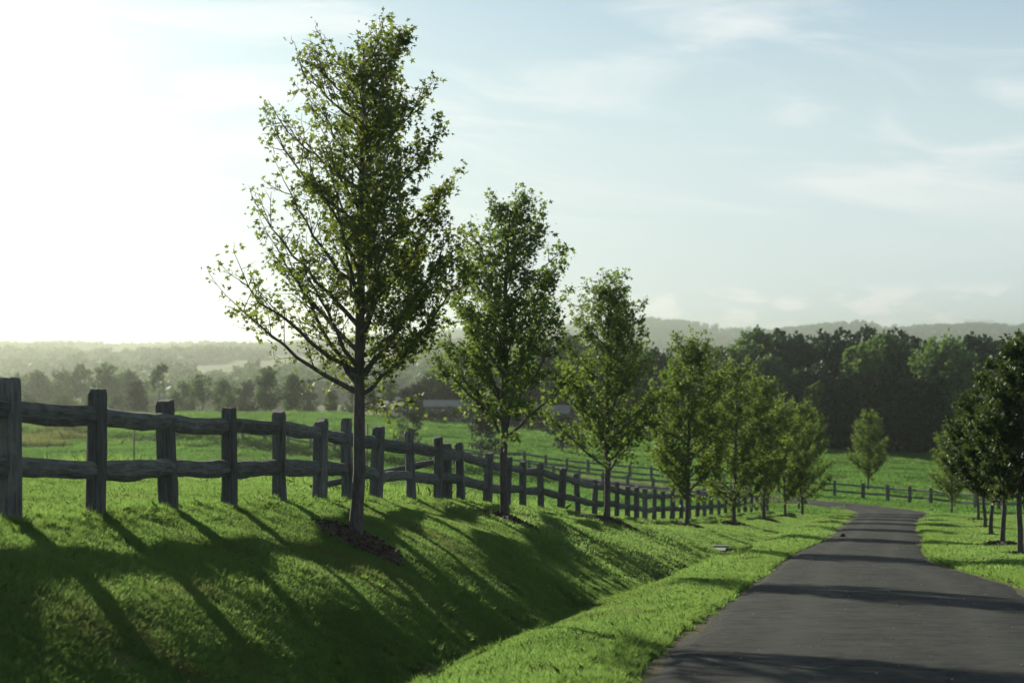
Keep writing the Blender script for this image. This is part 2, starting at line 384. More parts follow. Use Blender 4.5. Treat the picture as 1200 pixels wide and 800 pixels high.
# road: a strip laid on the ground
ys = np.concatenate([np.arange(-40, 110, 0.5)])
cl = [(float(XL(y) + WD(y) / 2), float(y), float(WD(y))) for y in ys]
def catmull(pts, n):
    pts = np.array(pts, float); outp = []
    p = np.vstack([2 * pts[0] - pts[1], pts, 2 * pts[-1] - pts[-2]])
    for i in range(1, len(p) - 2):
        for t in np.linspace(0, 1, n, endpoint=False):
            a, b_, c_, d_ = p[i - 1], p[i], p[i + 1], p[i + 2]
            outp.append(0.5 * ((2 * b_) + (-a + c_) * t + (2 * a - 5 * b_ + 4 * c_ - d_) * t * t + (-a + 3 * b_ - 3 * c_ + d_) * t ** 3))
    outp.append(p[-2]); return np.array(outp)
bend = catmull([(cl[-1][0], cl[-1][1]), (23.0, 121), (24.9, 131), (25.2, 139), (22.8, 146), (18.0, 152), (11.0, 160), (3.5, 168), (-10, 180), (-32, 196), (-70, 214)], 24)
cl += [(float(q[0]), float(q[1]), 4.2 + 0.9 * float(ss(112, 140, q[1]))) for q in bend[1:]]
cl = np.array(cl)
tg = np.gradient(cl[:, :2], axis=0); tg /= np.linalg.norm(tg, axis=1)[:, None]; nr = np.stack([tg[:, 1], -tg[:, 0]], 1)
NA = 13; rv = []
er = np.random.default_rng(5)
wob = np.convolve(er.normal(0, 1, len(cl) + 8), np.ones(4) / 4, 'same')[:len(cl)] * 0.09
wob2 = np.convolve(er.normal(0, 1, len(cl) + 8), np.ones(4) / 4, 'same')[:len(cl)] * 0.09
for k in range(NA):
    f = k / (NA - 1) * 2 - 1
    e = cl[:, 2] / 2 + np.where(f < 0, wob, wob2)
    q = cl[:, :2] + nr * (f * e)[:, None]
    zz = height(q[:, 0], q[:, 1]) + 0.035 + 0.03 * (1 - f * f) - (0.10 if k in (0, NA - 1) else 0)
    if k in (0, NA - 1): q = q + nr * (0.05 * np.sign(f))
    rv.append(np.stack([q[:, 0], q[:, 1], zz], 1))
rv = np.stack(rv, 1).reshape(-1, 3); n = len(cl)
ii = (np.arange(n - 1)[:, None] * NA + np.arange(NA - 1)[None, :]).ravel()
quads = np.stack([ii, ii + 1, ii + NA + 1, ii + NA], 1)
me = mesh_from('road', rv, loops=(quads.ravel(), np.arange(len(quads)) * 4, np.full(len(quads), 4))); shade_smooth(me)
la_ = me.attributes.new('lane', 'FLOAT', 'POINT'); la_.data.foreach_set('value', np.tile(np.linspace(0, 1, NA), len(cl)).astype(np.float32))
tag(link('road', me, M['asphalt']), kind='structure')
ROADC = cl

def road_dist(X, Y):
    """signed distance from the road edge (positive off the road), for the whole road"""
    out = np.full(len(X), 1e9); step = ROADC[::3]
    for i0 in range(0, len(X), 20000):
        q = np.stack([X[i0:i0 + 20000], Y[i0:i0 + 20000]], 1)
        dd = np.sqrt(((q[:, None, :] - step[None, :, :2]) ** 2).sum(2)) - step[None, :, 2] / 2
        out[i0:i0 + 20000] = dd.min(1)
    return out

# ------------------------------------------------------------------ scattering (only for what nobody could count)
def scatter(name, pts, eul, scl, idx, sources, label=None, cat=None):
    src = bpy.data.collections.new(name + '_source')
    for me_ in sources: src.objects.link(bpy.data.objects.new(me_.name, me_))
    me_ = bpy.data.meshes.new(name); me_.vertices.add(len(pts)); me_.vertices.foreach_set('co', np.asarray(pts, np.float32).ravel())
    a_ = me_.attributes.new('eul', 'FLOAT_VECTOR', 'POINT'); a_.data.foreach_set('vector', np.asarray(eul, np.float32).ravel())
    a_ = me_.attributes.new('scl', 'FLOAT_VECTOR', 'POINT'); a_.data.foreach_set('vector', np.asarray(scl, np.float32).ravel())
    a_ = me_.attributes.new('pick', 'INT', 'POINT'); a_.data.foreach_set('value', np.asarray(idx, np.int32))
    o = link(name, me_)
    ng = bpy.data.node_groups.new(name, 'GeometryNodeTree')
    ng.interface.new_socket('Geometry', in_out='INPUT', socket_type='NodeSocketGeometry')
    ng.interface.new_socket('Geometry', in_out='OUTPUT', socket_type='NodeSocketGeometry')
    gi = ng.nodes.new('NodeGroupInput'); go = ng.nodes.new('NodeGroupOutput')
    ci = ng.nodes.new('GeometryNodeCollectionInfo'); ci.inputs['Collection'].default_value = src
    ci.inputs['Separate Children'].default_value = True; ci.inputs['Reset Children'].default_value = True
    ip = ng.nodes.new('GeometryNodeInstanceOnPoints'); ip.inputs['Pick Instance'].default_value = True
    def attr(nm, dt):
        n_ = ng.nodes.new('GeometryNodeInputNamedAttribute'); n_.data_type = dt; n_.inputs['Name'].default_value = nm
        return next(s_ for s_ in n_.outputs if s_.enabled and s_.name == 'Attribute')
    er_ = ng.nodes.new('FunctionNodeEulerToRotation'); ng.links.new(attr('eul', 'FLOAT_VECTOR'), er_.inputs[0])
    ng.links.new(gi.outputs[0], ip.inputs['Points']); ng.links.new(ci.outputs[0], ip.inputs['Instance'])
    ng.links.new(attr('pick', 'INT'), ip.inputs['Instance Index']); ng.links.new(er_.outputs[0], ip.inputs['Rotation'])
    ng.links.new(attr('scl', 'FLOAT_VECTOR'), ip.inputs['Scale']); ng.links.new(ip.outputs[0], go.inputs[0])
    md = o.modifiers.new('scatter', 'NODES'); md.node_group = ng
    tag(o, label, cat, kind='stuff'); return o
def eulers(nrm, yaw):
    """rotation that turns by yaw then tips +Z onto the normal"""
    z = nrm; cx, sx = np.cos(yaw), np.sin(yaw)
    t = np.stack([cx, sx, np.zeros_like(cx)], 1); y = np.cross(z, t); y /= np.linalg.norm(y, axis=1)[:, None]; x = np.cross(y, z)
    R20, R21, R22, R10, R00 = x[:, 2], y[:, 2], z[:, 2], x[:, 1], x[:, 0]
    return np.stack([np.arctan2(R21, R22), -np.arcsin(np.clip(R20, -1, 1)), np.arctan2(R10, R00)], 1)
def blade_patch(name, seed, n, size, h0, h1, w, mat, lean=0.6, clump=0):
    r = np.random.default_rng(seed)
    if clump:
        c_ = r.uniform(-size / 2, size / 2, (clump, 2)); k = r.integers(0, clump, n); p = c_[k] + r.normal(0, size * 0.07, (n, 2))
    else: p = r.uniform(-size / 2, size / 2, (n, 2))
    h = r.uniform(h0, h1, n) * (0.7 + 0.5 * r.random(n)); a = r.uniform(0, 6.283, n); ln = r.uniform(0.1, lean, n) * h; la = r.uniform(0, 6.283, n)
    ww = w * r.uniform(0.6, 1.3, n); ax = np.stack([np.cos(a), np.sin(a), np.zeros(n)], 1) * ww[:, None] / 2
    ld = np.stack([np.cos(la) * ln, np.sin(la) * ln, np.zeros(n)], 1)
    base = np.stack([p[:, 0], p[:, 1], np.full(n, -0.01)], 1); up = np.stack([np.zeros(n), np.zeros(n), h], 1)
    mid = base + up * 0.55 + ld * 0.3; tip = base + up + ld - np.stack([np.zeros(n), np.zeros(n), ln * 0.3], 1)
    v = np.stack([base - ax, base + ax, mid + ax * .8, tip, mid - ax * .8], 1).reshape(-1, 3)
    me_ = mesh_from(name, v, loops=poly_loops(5, n)); me_.materials.append(mat); return me_

lawn_src = [blade_patch('lawn_tuft', 100 + i, 260, 0.34, 0.035, 0.070, 0.0048, M['lawn'], 0.8) for i in range(6)]
lawn_mid = [blade_patch('lawn_patch', 120 + i, 260, 1.0, 0.04, 0.085, 0.014, M['lawn'], 0.8) for i in range(5)]
lawn_far = [blade_patch('paddock_patch', 140 + i, 300, 3.2, 0.06, 0.17, 0.05, M['pasture'], 0.8) for i in range(5)]
rough_src = [blade_patch('rough_tuft', 160 + i, 150, 0.34, 0.08, 0.16, 0.0055, M['rough_grass'], 0.9, clump=7) for i in range(5)]
rough_mid = [blade_patch('tall_grass_tuft', 180 + i, 150, 0.9, 0.18, 0.42, 0.012, M['rough_grass'], 0.8, clump=10) for i in range(4)]
dry_mid = [blade_patch('dry_grass_tuft', 190 + i, 150, 1.0, 0.3, 0.75, 0.02, M['dry_grass'], 0.7, clump=10) for i in range(4)]

def frustum_points(n, y0, y1, margin=0.06, seed=0):
    r = np.random.default_rng(seed)
    # uniform over a wedge of ground
    Y = np.sqrt(r.uniform(y0 ** 2, y1 ** 2, n)); U = r.uniform(-0.2572 - margin, 0.2572 + margin, n)
    return U * Y, Y
def put(name, X, Y, src, smin, smax, label, seed, zs=1.0, sink=0.0, cat='grass'):
    r = np.random.default_rng(seed); n = len(X)
    N = normal(X, Y); Z = height(X, Y) - sink
    s = r.uniform(smin, smax, n)
    sc_ = np.stack([s, s, s * zs * r.uniform(0.8, 1.25, n)], 1)
    return scatter(name, np.stack([X, Y, Z], 1), eulers(N, r.uniform(0, 6.283, n)), sc_, r.integers(0, len(src), n), src, label, cat)

def lawn_mask(X, Y, edge=0.05):
    keep = road_dist(X, Y) > edge
    thin = np.exp(-(fence_dist(X, Y) / 0.30) ** 2) * (Y < 110) * (0.6 + 0.5 * undul(X, Y, 1.6, 21))
    bare = 0.35 * np.clip(undul(X, Y, 2.2, 91) * undul(X, Y, 0.9, 92) - 0.25, 0, 1)
    return keep & (np.random.default_rng(1).random(len(X)) > np.maximum(thin * 0.85, bare))
X, Y = frustum_points(17000, 12, 38, 0.05, 31); k = lawn_mask(X, Y, 0.10); X, Y = X[k], Y[k]
put('lawn_grass', X, Y, lawn_src, 0.85, 1.25, 'short mown green lawn over the bank below the fence', 41)
X, Y = frustum_points(17000, 38, 135, 0.04, 32); k = lawn_mask(X, Y, 0.5) & (X > XF(Y) - 14) & (X < XL(Y) + 24); X, Y = X[k], Y[k]
put('verge_grass', X, Y, lawn_mid, 0.9, 1.3, 'mown green grass along the farther verges of the road', 42)
X, Y = frustum_points(9000, 125, 200, 0.03, 35); rd_ = road_dist(X, Y); k = (rd_ > 0.55) & (rd_ < 3.2); X, Y = X[k], Y[k]
put('bend_grass', X, Y, lawn_mid, 0.9, 1.3, 'mown green grass beside the road beyond its bend', 47)
X, Y = frustum_points(30000, 125, 330, 0.03, 33); k = road_dist(X, Y) > 2.3; X, Y = X[k], Y[k]
put('paddock_grass', X, Y, lawn_far, 0.8, 1.3, 'green grazed grass of the paddock before the tree line', 43)
# longer grass fringing the asphalt and round the fence feet
r = np.random.default_rng(50); ex, ey = [], []
yy = r.uniform(14, 60, 2600); dd = np.abs(r.normal(0, 0.22, 2600)) + 0.03; ex.append(XL(yy) - dd); ey.append(yy)
yy = r.uniform(25, 90, 1800); dd = np.abs(r.normal(0, 0.2, 1800)) + 0.03; ex.append(XL(yy) + WD(yy) + dd); ey.append(yy)
yy = r.uniform(16, 60, 900); dd = r.normal(0, 0.30, 900); ex.append(XF(yy) + dd); ey.append(yy)
yy = r.uniform(17, 62, 500); dd = r.normal(2.6, 0.45, 500); ex.append(XL(yy) - dd); ey.append(yy)
X_, Y_ = frustum_points(700, 13, 40, 0.05, 36); k_ = (road_dist(X_, Y_) > .2) & (undul(X_, Y_, 1.7, 93) > 0.45); ex.append(X_[k_]); ey.append(Y_[k_])
ex = np.concatenate(ex); ey = np.concatenate(ey)
put('fringe_grass', ex, ey, rough_src, 0.4, 0.85, 'longer ragged grass fringing the asphalt and fence posts', 44)
# unmown grass behind the fence where the ground falls away
r = np.random.default_rng(51); yy = r.uniform(24, 75, 2600); off = r.uniform(6.5, 14, 2600)
k = (yy > 42) & (r.random(2600) < ss(40, 52, yy)); yy, off = yy[k], off[k]
off = np.where(yy > 45, r.uniform(1.2, 10, len(yy)), off)
put('unmown_grass', XF(yy) - off, yy, rough_mid, 0.6, 1.2, 'taller unmown grass behind the near timber fence', 45)
r = np.random.default_rng(52); n = 1500; yy = r.uniform(180, 215, n); u = r.uniform(-0.27, -0.208, n)
k = undul(u * yy, yy, 9, 77) > 0.1; u, yy = u[k], yy[k]
X, Y = frustum_points(1600, 172, 300, 0.03, 37); k = (undul(X, Y, 14, 94) > .2) & (road_dist(X, Y) > 3); X, Y = X[k], Y[k]
put('pasture_tussocks', X, Y, rough_mid, 0.8, 1.7, 'darker tussocks dotted over the paddock grass', 48)
put('reed_patch', u * yy, yy, dry_mid, 0.6, 1.3, 'pale dry reeds at the edge of the low paddock', 46, cat='reeds')

# ------------------------------------------------------------------ fences
def post_mesh(seed, hgt, wx, wy, sunk=0.35):
    r = np.random.default_rng(seed); lv = [-sunk, 0.0, 0.3, 0.62, 0.95, hgt - 0.05, hgt]; vs_ = []
    ch = 0.028
    offx = np.cumsum(r.normal(0, 0.006, len(lv))); offy = np.cumsum(r.normal(0, 0.005, len(lv)))
    tw = r.normal(0, 0.010, (8, 2)); tilt = r.normal(0, 0.012)
    for i, z in enumerate(lv):
        k = 1.0 - 0.05 * z / hgt; 
        if i == len(lv) - 1: k *= 0.86
        hx, hy = wx / 2 * k, wy / 2 * k
        ring = [(-hx + ch, -hy), (hx - ch, -hy), (hx, -hy + ch), (hx, hy - ch), (hx - ch, hy), (-hx + ch, hy), (-hx, hy - ch), (-hx, -hy + ch)]
        for j, (x, y) in enumerate(ring):
            jit = r.normal(0, 0.004, 2) + tw[j]
            zz = z + (tilt * (x / hx) + r.normal(0, 0.006) if i >= 5 else 0)
            vs_.append((x + offx[i] + jit[0], y + offy[i] + jit[1], zz))
    F = []
    for i in range(len(lv) - 1):
        for j in range(8): F.append((i * 8 + j, i * 8 + (j + 1) % 8, (i + 1) * 8 + (j + 1) % 8, (i + 1) * 8 + j))
    F.append(tuple(range((len(lv) - 1) * 8, len(lv) * 8))); F.append(tuple(range(7, -1, -1)))
    return mesh_from('post', vs_, F)
def rail_mesh(seed, L, hh, tt, segs=9, taper=0.74):
    r = np.random.default_rng(seed); vs_ = []
    x = np.linspace(0, L, segs); lo = np.convolve(r.normal(0, 1, segs + 4), np.ones(3) / 3, 'same')[2:-2] * hh * 0.075
    hi = np.convolve(r.normal(0, 1, segs + 4), np.ones(3) / 3, 'same')[2:-2] * hh * 0.045
    bow = r.normal(0, 0.02) * np.sin(np.pi * x / L); sag = -abs(r.normal(0, 0.015)) * np.sin(np.pi * x / L)
    NS = 8; dev = r.normal(0, 0.07, NS)
    for i in range(segs):
        e = min(x[i], L - x[i]); k = taper + (1 - taper) * min(1, e / 0.32)
        for j in range(NS):
            a = 6.2832 * (j + 0.5) / NS; ca, sa = math.cos(a), math.sin(a)
            sq = 1.0 / max(abs(ca), abs(sa)) ** 0.55
            rr = sq * (1 + dev[j] + r.normal(0, 0.025))
            yv = ca * tt / 2 * rr * (0.6 + 0.4 * k); zv = sa * hh / 2 * rr * k + (lo[i] if sa < 0 else hi[i]) * k
            vs_.append((x[i], yv + bow[i], zv + sag[i]))
    F = [(i * NS + j, (i + 1) * NS + j, (i + 1) * NS + (j + 1) % NS, i * NS + (j + 1) % NS) for i in range(segs - 1) for j in range(NS)]
    F.append(tuple(range(NS))); F.append(tuple(range(segs * NS - 1, (segs - 1) * NS - 1, -1)))
    return mesh_from('rail', vs_, F)
def orient(a, b_):
    d = Vector(b_) - Vector(a); return d.to_track_quat('X', 'Z').to_euler(), d.length
def build_fence(name, posts, label, cat, ph, pw, pt, rails, rh, rt, seed, group=None, lean=0.03, unique=True):
    r = np.random.default_rng(seed)
    z0 = ground_z(posts[0][0], posts[0][1]); base = Vector((posts[0][0], posts[0][1], z0))
    F = empty(name, base); tag(F, label, cat, group)
    pm = [post_mesh(seed * 50 + i, ph, pw * r.uniform(0.88, 1.12), pt * r.uniform(0.9, 1.12)) for i in range(8)]
    rm = [rail_mesh(seed * 70 + i, 1.0, rh, rt) for i in range(6)]
    q = [Vector((x, y, ground_z(x, y))) for x, y in posts]
    for i, p in enumerate(q):
        dirn = (q[min(i + 1, len(q) - 1)] - q[max(i - 1, 0)]); yaw = math.atan2(dirn.y, dirn.x)
        me_ = pm[r.integers(0, 8)]
        o = link('post', me_, M['post'], F, p - base)
        o.rotation_euler = (r.normal(0, lean), r.normal(0, lean * 0.7), yaw + r.normal(0, 0.08) + (math.pi if r.random() < .5 else 0))
        o.scale.z = r.uniform(0.955, 1.035)
    for i in range(len(q) - 1):
        for hz in rails:
            a = q[i] + Vector((0, 0, hz + r.normal(0, 0.02))); c_ = q[i + 1] + Vector((0, 0, hz + r.normal(0, 0.02)))
            e, L = orient(a, c_); a2 = a - (c_ - a).normalized() * 0.05
            if unique and i < 16:
                o = link('rail', rail_mesh(int(seed * 999 + i * 10 + hz * 7), L + 0.10, rh * r.uniform(0.9, 1.12), rt), M['rail'], F, a2 - base)
            else:
                o = link('rail', rm[r.integers(0, 6)], M['rail'], F, a2 - base); o.scale.x = L + 0.10
            o.rotation_euler = e
    return F, base
# near fence: post depths read off the post heights
NEAR_PX = [12, 113, 200, 269, 328, 375, 407, 442, 482, 513, 540, 572, 594, 612, 634, 658, 678, 697]
def y_at_px(px):
    ys_ = np.arange(8, 120, 0.02); u = XF(ys_) / ys_ * FPX + 600
    return float(ys_[np.argmin(np.abs(u - px))])
ny_ = [y_at_px(p) for p in NEAR_PX]
ny_ = [ny_[0] - 4.6, ny_[0] - 2.3] + ny_
while ny_[-1] < 119: ny_.append(ny_[-1] + 2.5)
posts = [(float(XF(y)), y) for y in ny_]
NF, nbase = build_fence('post_and_rail_fence', posts, 'weathered grey timber fence with thick split rails along the top of the mown bank', 'fence',
                 1.27, 0.225, 0.17, (0.48, 1.01), 0.205, 0.11, 3)
# strainer post beside the junction post and a diagonal brace behind it
jx, jy = posts[12]; r = np.random.default_rng(9)
sp_ = link('strainer_post', post_mesh(991, 1.25, 0.30, 0.28), M['post'], NF, Vector((jx - 0.36, jy - 0.35, ground_z(jx - .36, jy - .35))) - nbase); sp_.rotation_euler.z = 0.3
bx_, by_ = posts[11]
a = Vector((bx_ - 2.6, by_ - 0.2, ground_z(bx_ - 2.6, by_) + 0.10)); c_ = Vector((bx_ - 0.05, by_ + 0.15, ground_z(bx_, by_) + 0.80))
e, L = orient(a, c_); br = link('brace', rail_mesh(777, L, 0.13, 0.11), M['rail'], NF, a - nbase); br.rotation_euler = e

def along(pts, sp):
    pts = catmull(pts, 30); d_ = np.concatenate([[0], np.cumsum(np.linalg.norm(np.diff(pts, axis=0), axis=1))])
    t_ = np.arange(0, d_[-1], sp); return list(zip(np.interp(t_, d_, pts[:, 0]), np.interp(t_, d_, pts[:, 1])))
far_line = along([(44, 128), (36, 137), (31.5, 146), (27.5, 153.5), (21, 159), (13.5, 166), (5, 175.5), (-8, 187), (-30, 203)], 2.6)
build_fence('paddock_fence', far_line, 'two-rail timber fence along the outer side of the road bend before the paddock', 'fence',
            1.30, 0.24, 0.2, (0.52, 1.06), 0.16, 0.10, 5, unique=False, lean=0.015)
in_line = along([(16.0, 146), (9.2, 154.5), (1.8, 162.5), (-11.5, 174), (-32, 189)], 2.8)
build_fence('roadside_fence', in_line, 'two-rail timber fence on the inner side of the road beyond the bend', 'fence',
            1.30, 0.24, 0.2, (0.52, 1.06), 0.16, 0.10, 6, unique=False, lean=0.015)

# ------------------------------------------------------------------ trees
class Tubes:
    def __init__(s): s.v, s.f, s.n = [], [], 0
    def add(s, pts, rad, sides=6):
        pts = np.asarray(pts, float); m_ = len(pts); t_ = np.gradient(pts, axis=0); t_ /= np.linalg.norm(t_, axis=1)[:, None] + 1e-9
        ref = np.array([0.0, 1.0, 0.0]) if abs(t_[0][1]) < 0.9 else np.array([1.0, 0, 0])
        a = np.cross(t_, ref); a /= np.linalg.norm(a, axis=1)[:, None] + 1e-9; b2 = np.cross(t_, a)
        th = np.arange(sides) * 6.2832 / sides
        ring = pts[:, None, :] + np.asarray(rad)[:, None, None] * (a[:, None, :] * np.cos(th)[None, :, None] + b2[:, None, :] * np.sin(th)[None, :, None])
        s.v.append(ring.reshape(-1, 3)); o = s.n
        for i in range(m_ - 1):
            for j in range(sides): s.f.append((o + i * sides + j, o + i * sides + (j + 1) % sides, o + (i + 1) * sides + (j + 1) % sides, o + (i + 1) * sides + j))
        s.f.append(tuple(o + (m_ - 1) * sides + j for j in range(sides)))
        s.n += m_ * sides
    def mesh(s, name):
        v = np.vstack(s.v); nf = [len(x) for x in s.f]
        me_ = mesh_from(name, v, loops=(np.concatenate([np.array(x) for x in s.f]), np.concatenate([[0], np.cumsum(nf)[:-1]]), nf)); shade_smooth(me_); return me_
STAR = []
for i in range(10):
    a = math.pi / 2 + i * math.pi / 5; rr = (1.0, 0.42, 0.92, 0.36, 0.62, 0.20, 0.62, 0.36, 0.92, 0.42)[i]
    STAR.append((rr * math.cos(a), rr * math.sin(a)))
STAR = np.array(STAR) * 0.62
LANCE = np.array([(0, -.5), (.22, -.15), (.26, .1), (0, .6), (-.26, .1), (-.22, -.15)])
def leaf_mesh(name, pos, size, r, shape=STAR, droop=0.5, outward=None):
    n = len(pos)
    ax = r.normal(0, 1, (n, 3)); 
    if outward is not None: ax = ax * 0.7 + outward
    ax[:, 2] -= droop; ax /= np.linalg.norm(ax, axis=1)[:, None]
    nn = r.normal(0, 1, (n, 3)); nn[:, 2] += 0.9; nn -= (nn * ax).sum(1)[:, None] * ax; nn /= np.linalg.norm(nn, axis=1)[:, None]
    side = np.cross(ax, nn); k = len(shape); sz = size * r.uniform(0.5, 1.35, n)
    v = pos[:, None, :] + sz[:, None, None] * (side[:, None, :] * shape[None, :, 0, None] + ax[:, None, :] * (shape[None, :, 1, None] + 0.5)
        - nn[:, None, :] * (0.25 * np.abs(shape[None, :, 0, None]) ** 1.3 + 0.18 * np.clip(shape[None, :, 1, None], 0, 1) ** 2))
    return mesh_from(name, v.reshape(-1, 3), loops=poly_loops(k, n))
def bez(a, b_, c_, n): t = np.linspace(0, 1, n)[:, None]; return (1 - t) ** 2 * a + 2 * t * (1 - t) * b_ + t * t * c_
def young_tree(name, seed, H, prof, base_h, n_limb, leaf, per_twig, dens=lambda d: 1.0, tr=0.10, sub=8, lean=0.0, limb_start=None, steep=1.0):
    """prof(hfrac, ux) -> crown radius in metres at height fraction hfrac, ux = cos of azimuth (+1 right, -1 left)"""
    r = np.random.default_rng(seed); T = Tubes(); LP, LO = [], []
    zs = np.linspace(0, 1, 15); wx = np.cumsum(r.normal(0, 0.018, 15)); wy = np.cumsum(r.normal(0, 0.018, 15)); wx -= wx[0]; wy -= wy[0]
    tp = np.stack([wx + lean * zs * H, wy, zs * H * 0.97 - 0.02], 1)
    rad = tr * (1 - zs) ** 0.75 * 0.95 + 0.010; rad[0] *= 1.2
    tp = np.vstack([[tp[0][0], tp[0][1], -0.25], tp]); rad = np.concatenate([[rad[0] * 1.05], rad]); T.add(tp, rad, 10)
    def trunk_at(z): return np.array([np.interp(z, tp[:, 2], tp[:, 0]), np.interp(z, tp[:, 2], tp[:, 1]), z])
    def leaves(pts, n, outward, spread=0.052):
        i_ = r.integers(0, len(pts) - 1, n); f = np.round(r.random(n) * 2)[:, None] / 2
        LP.append(pts[i_] * (1 - f) + pts[i_ + 1] * f + r.normal(0, spread, (n, 3))); LO.append(np.repeat(outward[None, :], n, 0))
    def twig(p, dirn, L, dn, rad0):
        dirn = dirn / np.linalg.norm(dirn); tip = p + dirn * L + np.array([0, 0, 0.10 * L])
        mid = p + dirn * L * 0.5 + r.normal(0, 0.05 * L, 3); pts = bez(p, mid, tip, 5); T.add(pts, np.linspace(rad0, 0.003, 5), 4)
        n = int(round(per_twig * dn * r.uniform(0.6, 1.4) * (L / 0.5)))
        if n > 0: leaves(pts[1:], n, dirn)
        for _ in range(3):
            q = pts[r.integers(1, 5)]; d2 = dirn + r.normal(0, 0.75, 3); d2 /= np.linalg.norm(d2); L2 = L * r.uniform(0.3, 0.6)
            p2 = bez(q, q + d2 * L2 * .5 + r.normal(0, .03, 3), q + d2 * L2, 3); T.add(p2, np.linspace(0.005, 0.002, 3), 3)
            n = int(round(per_twig * 0.55 * dn * r.uniform(0.5, 1.5)))
            if n > 0: leaves(p2, n, d2, 0.045)
    for k in range(n_limb):
        g = k / (n_limb - 1.0); h0 = (base_h + g * (0.90 - base_h)) * H + r.normal(0, 0.04)
        azm = k * 2.39996 + r.normal(0, 0.25)
        if limb_start is not None and k in limb_start: azm, h0 = limb_start[k][0], limb_start[k][1] * H
        out = np.array([math.cos(azm), math.sin(azm), 0.0])
        hf = min(0.97, h0 / H + (0.235 - 0.15 * g) * r.uniform(0.75, 1.2) * steep)
        R = prof(hf, math.cos(azm)) * r.uniform(0.78, 1.10)
        p0 = trunk_at(h0); tip = trunk_at(hf * H) + out * R; 
        ctl = p0 + out * R * r.uniform(0.5, 0.62) + np.array([0, 0, (tip[2] - p0[2]) * r.uniform(0.34, 0.52)])
        pts = bez(p0, ctl, tip, 10); pts[1:-1] += r.normal(0, 0.02, (8, 3))
        L = np.linalg.norm(np.diff(pts, axis=0), axis=1).sum(); r0 = 0.010 + 0.013 * min(2.0, L) * (1 - 0.4 * g)
        T.add(pts, np.linspace(r0, 0.005, 10), 6)
        dn = dens(out); leaves(pts[4:], int(per_twig * 1.6 * dn * L), out, 0.08)
        ns = max(3, int(sub * L / 1.4))
        for s_ in range(ns):
            f = 0.20 + 0.8 * (s_ + r.random()) / ns; f = min(f, 0.99); q = pts[int(f * 9)]; tan = pts[min(9, int(f * 9) + 1)] - pts[max(0, int(f * 9) - 1)]; tan /= np.linalg.norm(tan)
            d = tan * 0.8 + r.normal(0, 0.55, 3) + np.array([0, 0, 0.22]); twig(q, d, r.uniform(0.28, 0.62) * (1.15 - 0.45 * f) * (H / 6.5), dn, 0.007)
        twig(pts[-1], pts[-1] - pts[-2] + np.array([0, 0, .02]), 0.32 * H / 6.5, dn, 0.005)
    for s_ in range(int(16)):
        z = r.uniform(0.55, 0.97) * H; d = r.normal(0, 1, 3); d[2] = abs(d[2]) * .8 + .3
        twig(trunk_at(z), d, r.uniform(0.2, 0.42) * (1.25 - z / H) * 1.6 * H / 6.5, 0.9, 0.006)
    for s_ in range(9):
        z = r.uniform(base_h + .02, base_h + .14) * H; d = r.normal(0, 1, 3); d[2] = r.uniform(-.5, .3)
        twig(trunk_at(z), d, r.uniform(0.35, 0.75) * H / 6.5, 1.0, 0.006)
    pos = np.vstack(LP); outw = np.vstack(LO)
    tm = T.mesh(name + '_trunk'); tm.materials.append(M['bark'])
    lm = leaf_mesh(name + '_leaves', pos, leaf * 1.12, r, STAR, 0.55, outw)
    return tm, lm, len(pos)
def pl(xs, ys): return lambda t: float(np.interp(t, xs, ys))
# the tallest tree: wide and open on its sunward side, dense on the other
pL = pl([.0, .24, .32, .42, .52, .60, .70, .82, .92, 1.0], [.2, .55, 1.2, 1.65, 1.60, 1.30, 1.12, 1.0, .85, .3])
pR = pl([.0, .24, .30, .40, .52, .62, .74, .86, .94, 1.0], [.3, 1.0, 1.35, 1.45, 1.48, 1.30, 1.02, .68, .42, .12])
def prof1(t, ux): w_ = 0.5 * (1 + ux); return pL(t) * (1 - w_) + pR(t) * w_
t1 = young_tree('tall_tree', 11, 6.68, prof1, 0.235, 46, 0.066, 17, dens=lambda o: 0.95 + 0.55 * o[0], tr=0.084, sub=9, lean=0.012,
                limb_start={0: (3.05, .285), 1: (0.15, .28), 2: (3.5, .32), 3: (0.5, .31), 4: (2.7, .30)})
def ovate(wf):
    g = pl([.0, .18, .28, .42, .58, .75, .88, 1.0], [.5, .80, 1.0, 1.05, .98, .80, .54, .16]); return lambda t, ux: g(t) * wf
rowA = young_tree('row_tree', 22, 6.4, ovate(1.30), 0.245, 40, 0.088, 12, tr=0.085, sub=9, steep=1.1)
rowB = young_tree('row_tree', 23, 6.5, ovate(1.42), 0.21, 40, 0.090, 12, tr=0.080, sub=9, steep=1.1)
rowC = young_tree('row_tree', 24, 6.5, ovate(1.48), 0.12, 42, 0.096, 13, tr=0.075, sub=9, steep=1.1)
rowD = young_tree('row_tree', 27, 6.4, ovate(1.40), 0.11, 40, 0.096, 13, tr=0.078, sub=9, steep=1.25, lean=0.03)
rowE = young_tree('row_tree', 28, 6.4, ovate(1.62), 0.10, 42, 0.096, 13, tr=0.078, sub=9, steep=0.95, lean=-0.025)
dnA = young_tree('verge_tree', 25, 5.5, ovate(1.50), 0.24, 34, 0.120, 14, tr=0.075, sub=10)
dnB = young_tree('verge_tree', 26, 5.5, ovate(1.62), 0.24, 34, 0.125, 14, tr=0.075, sub=10)

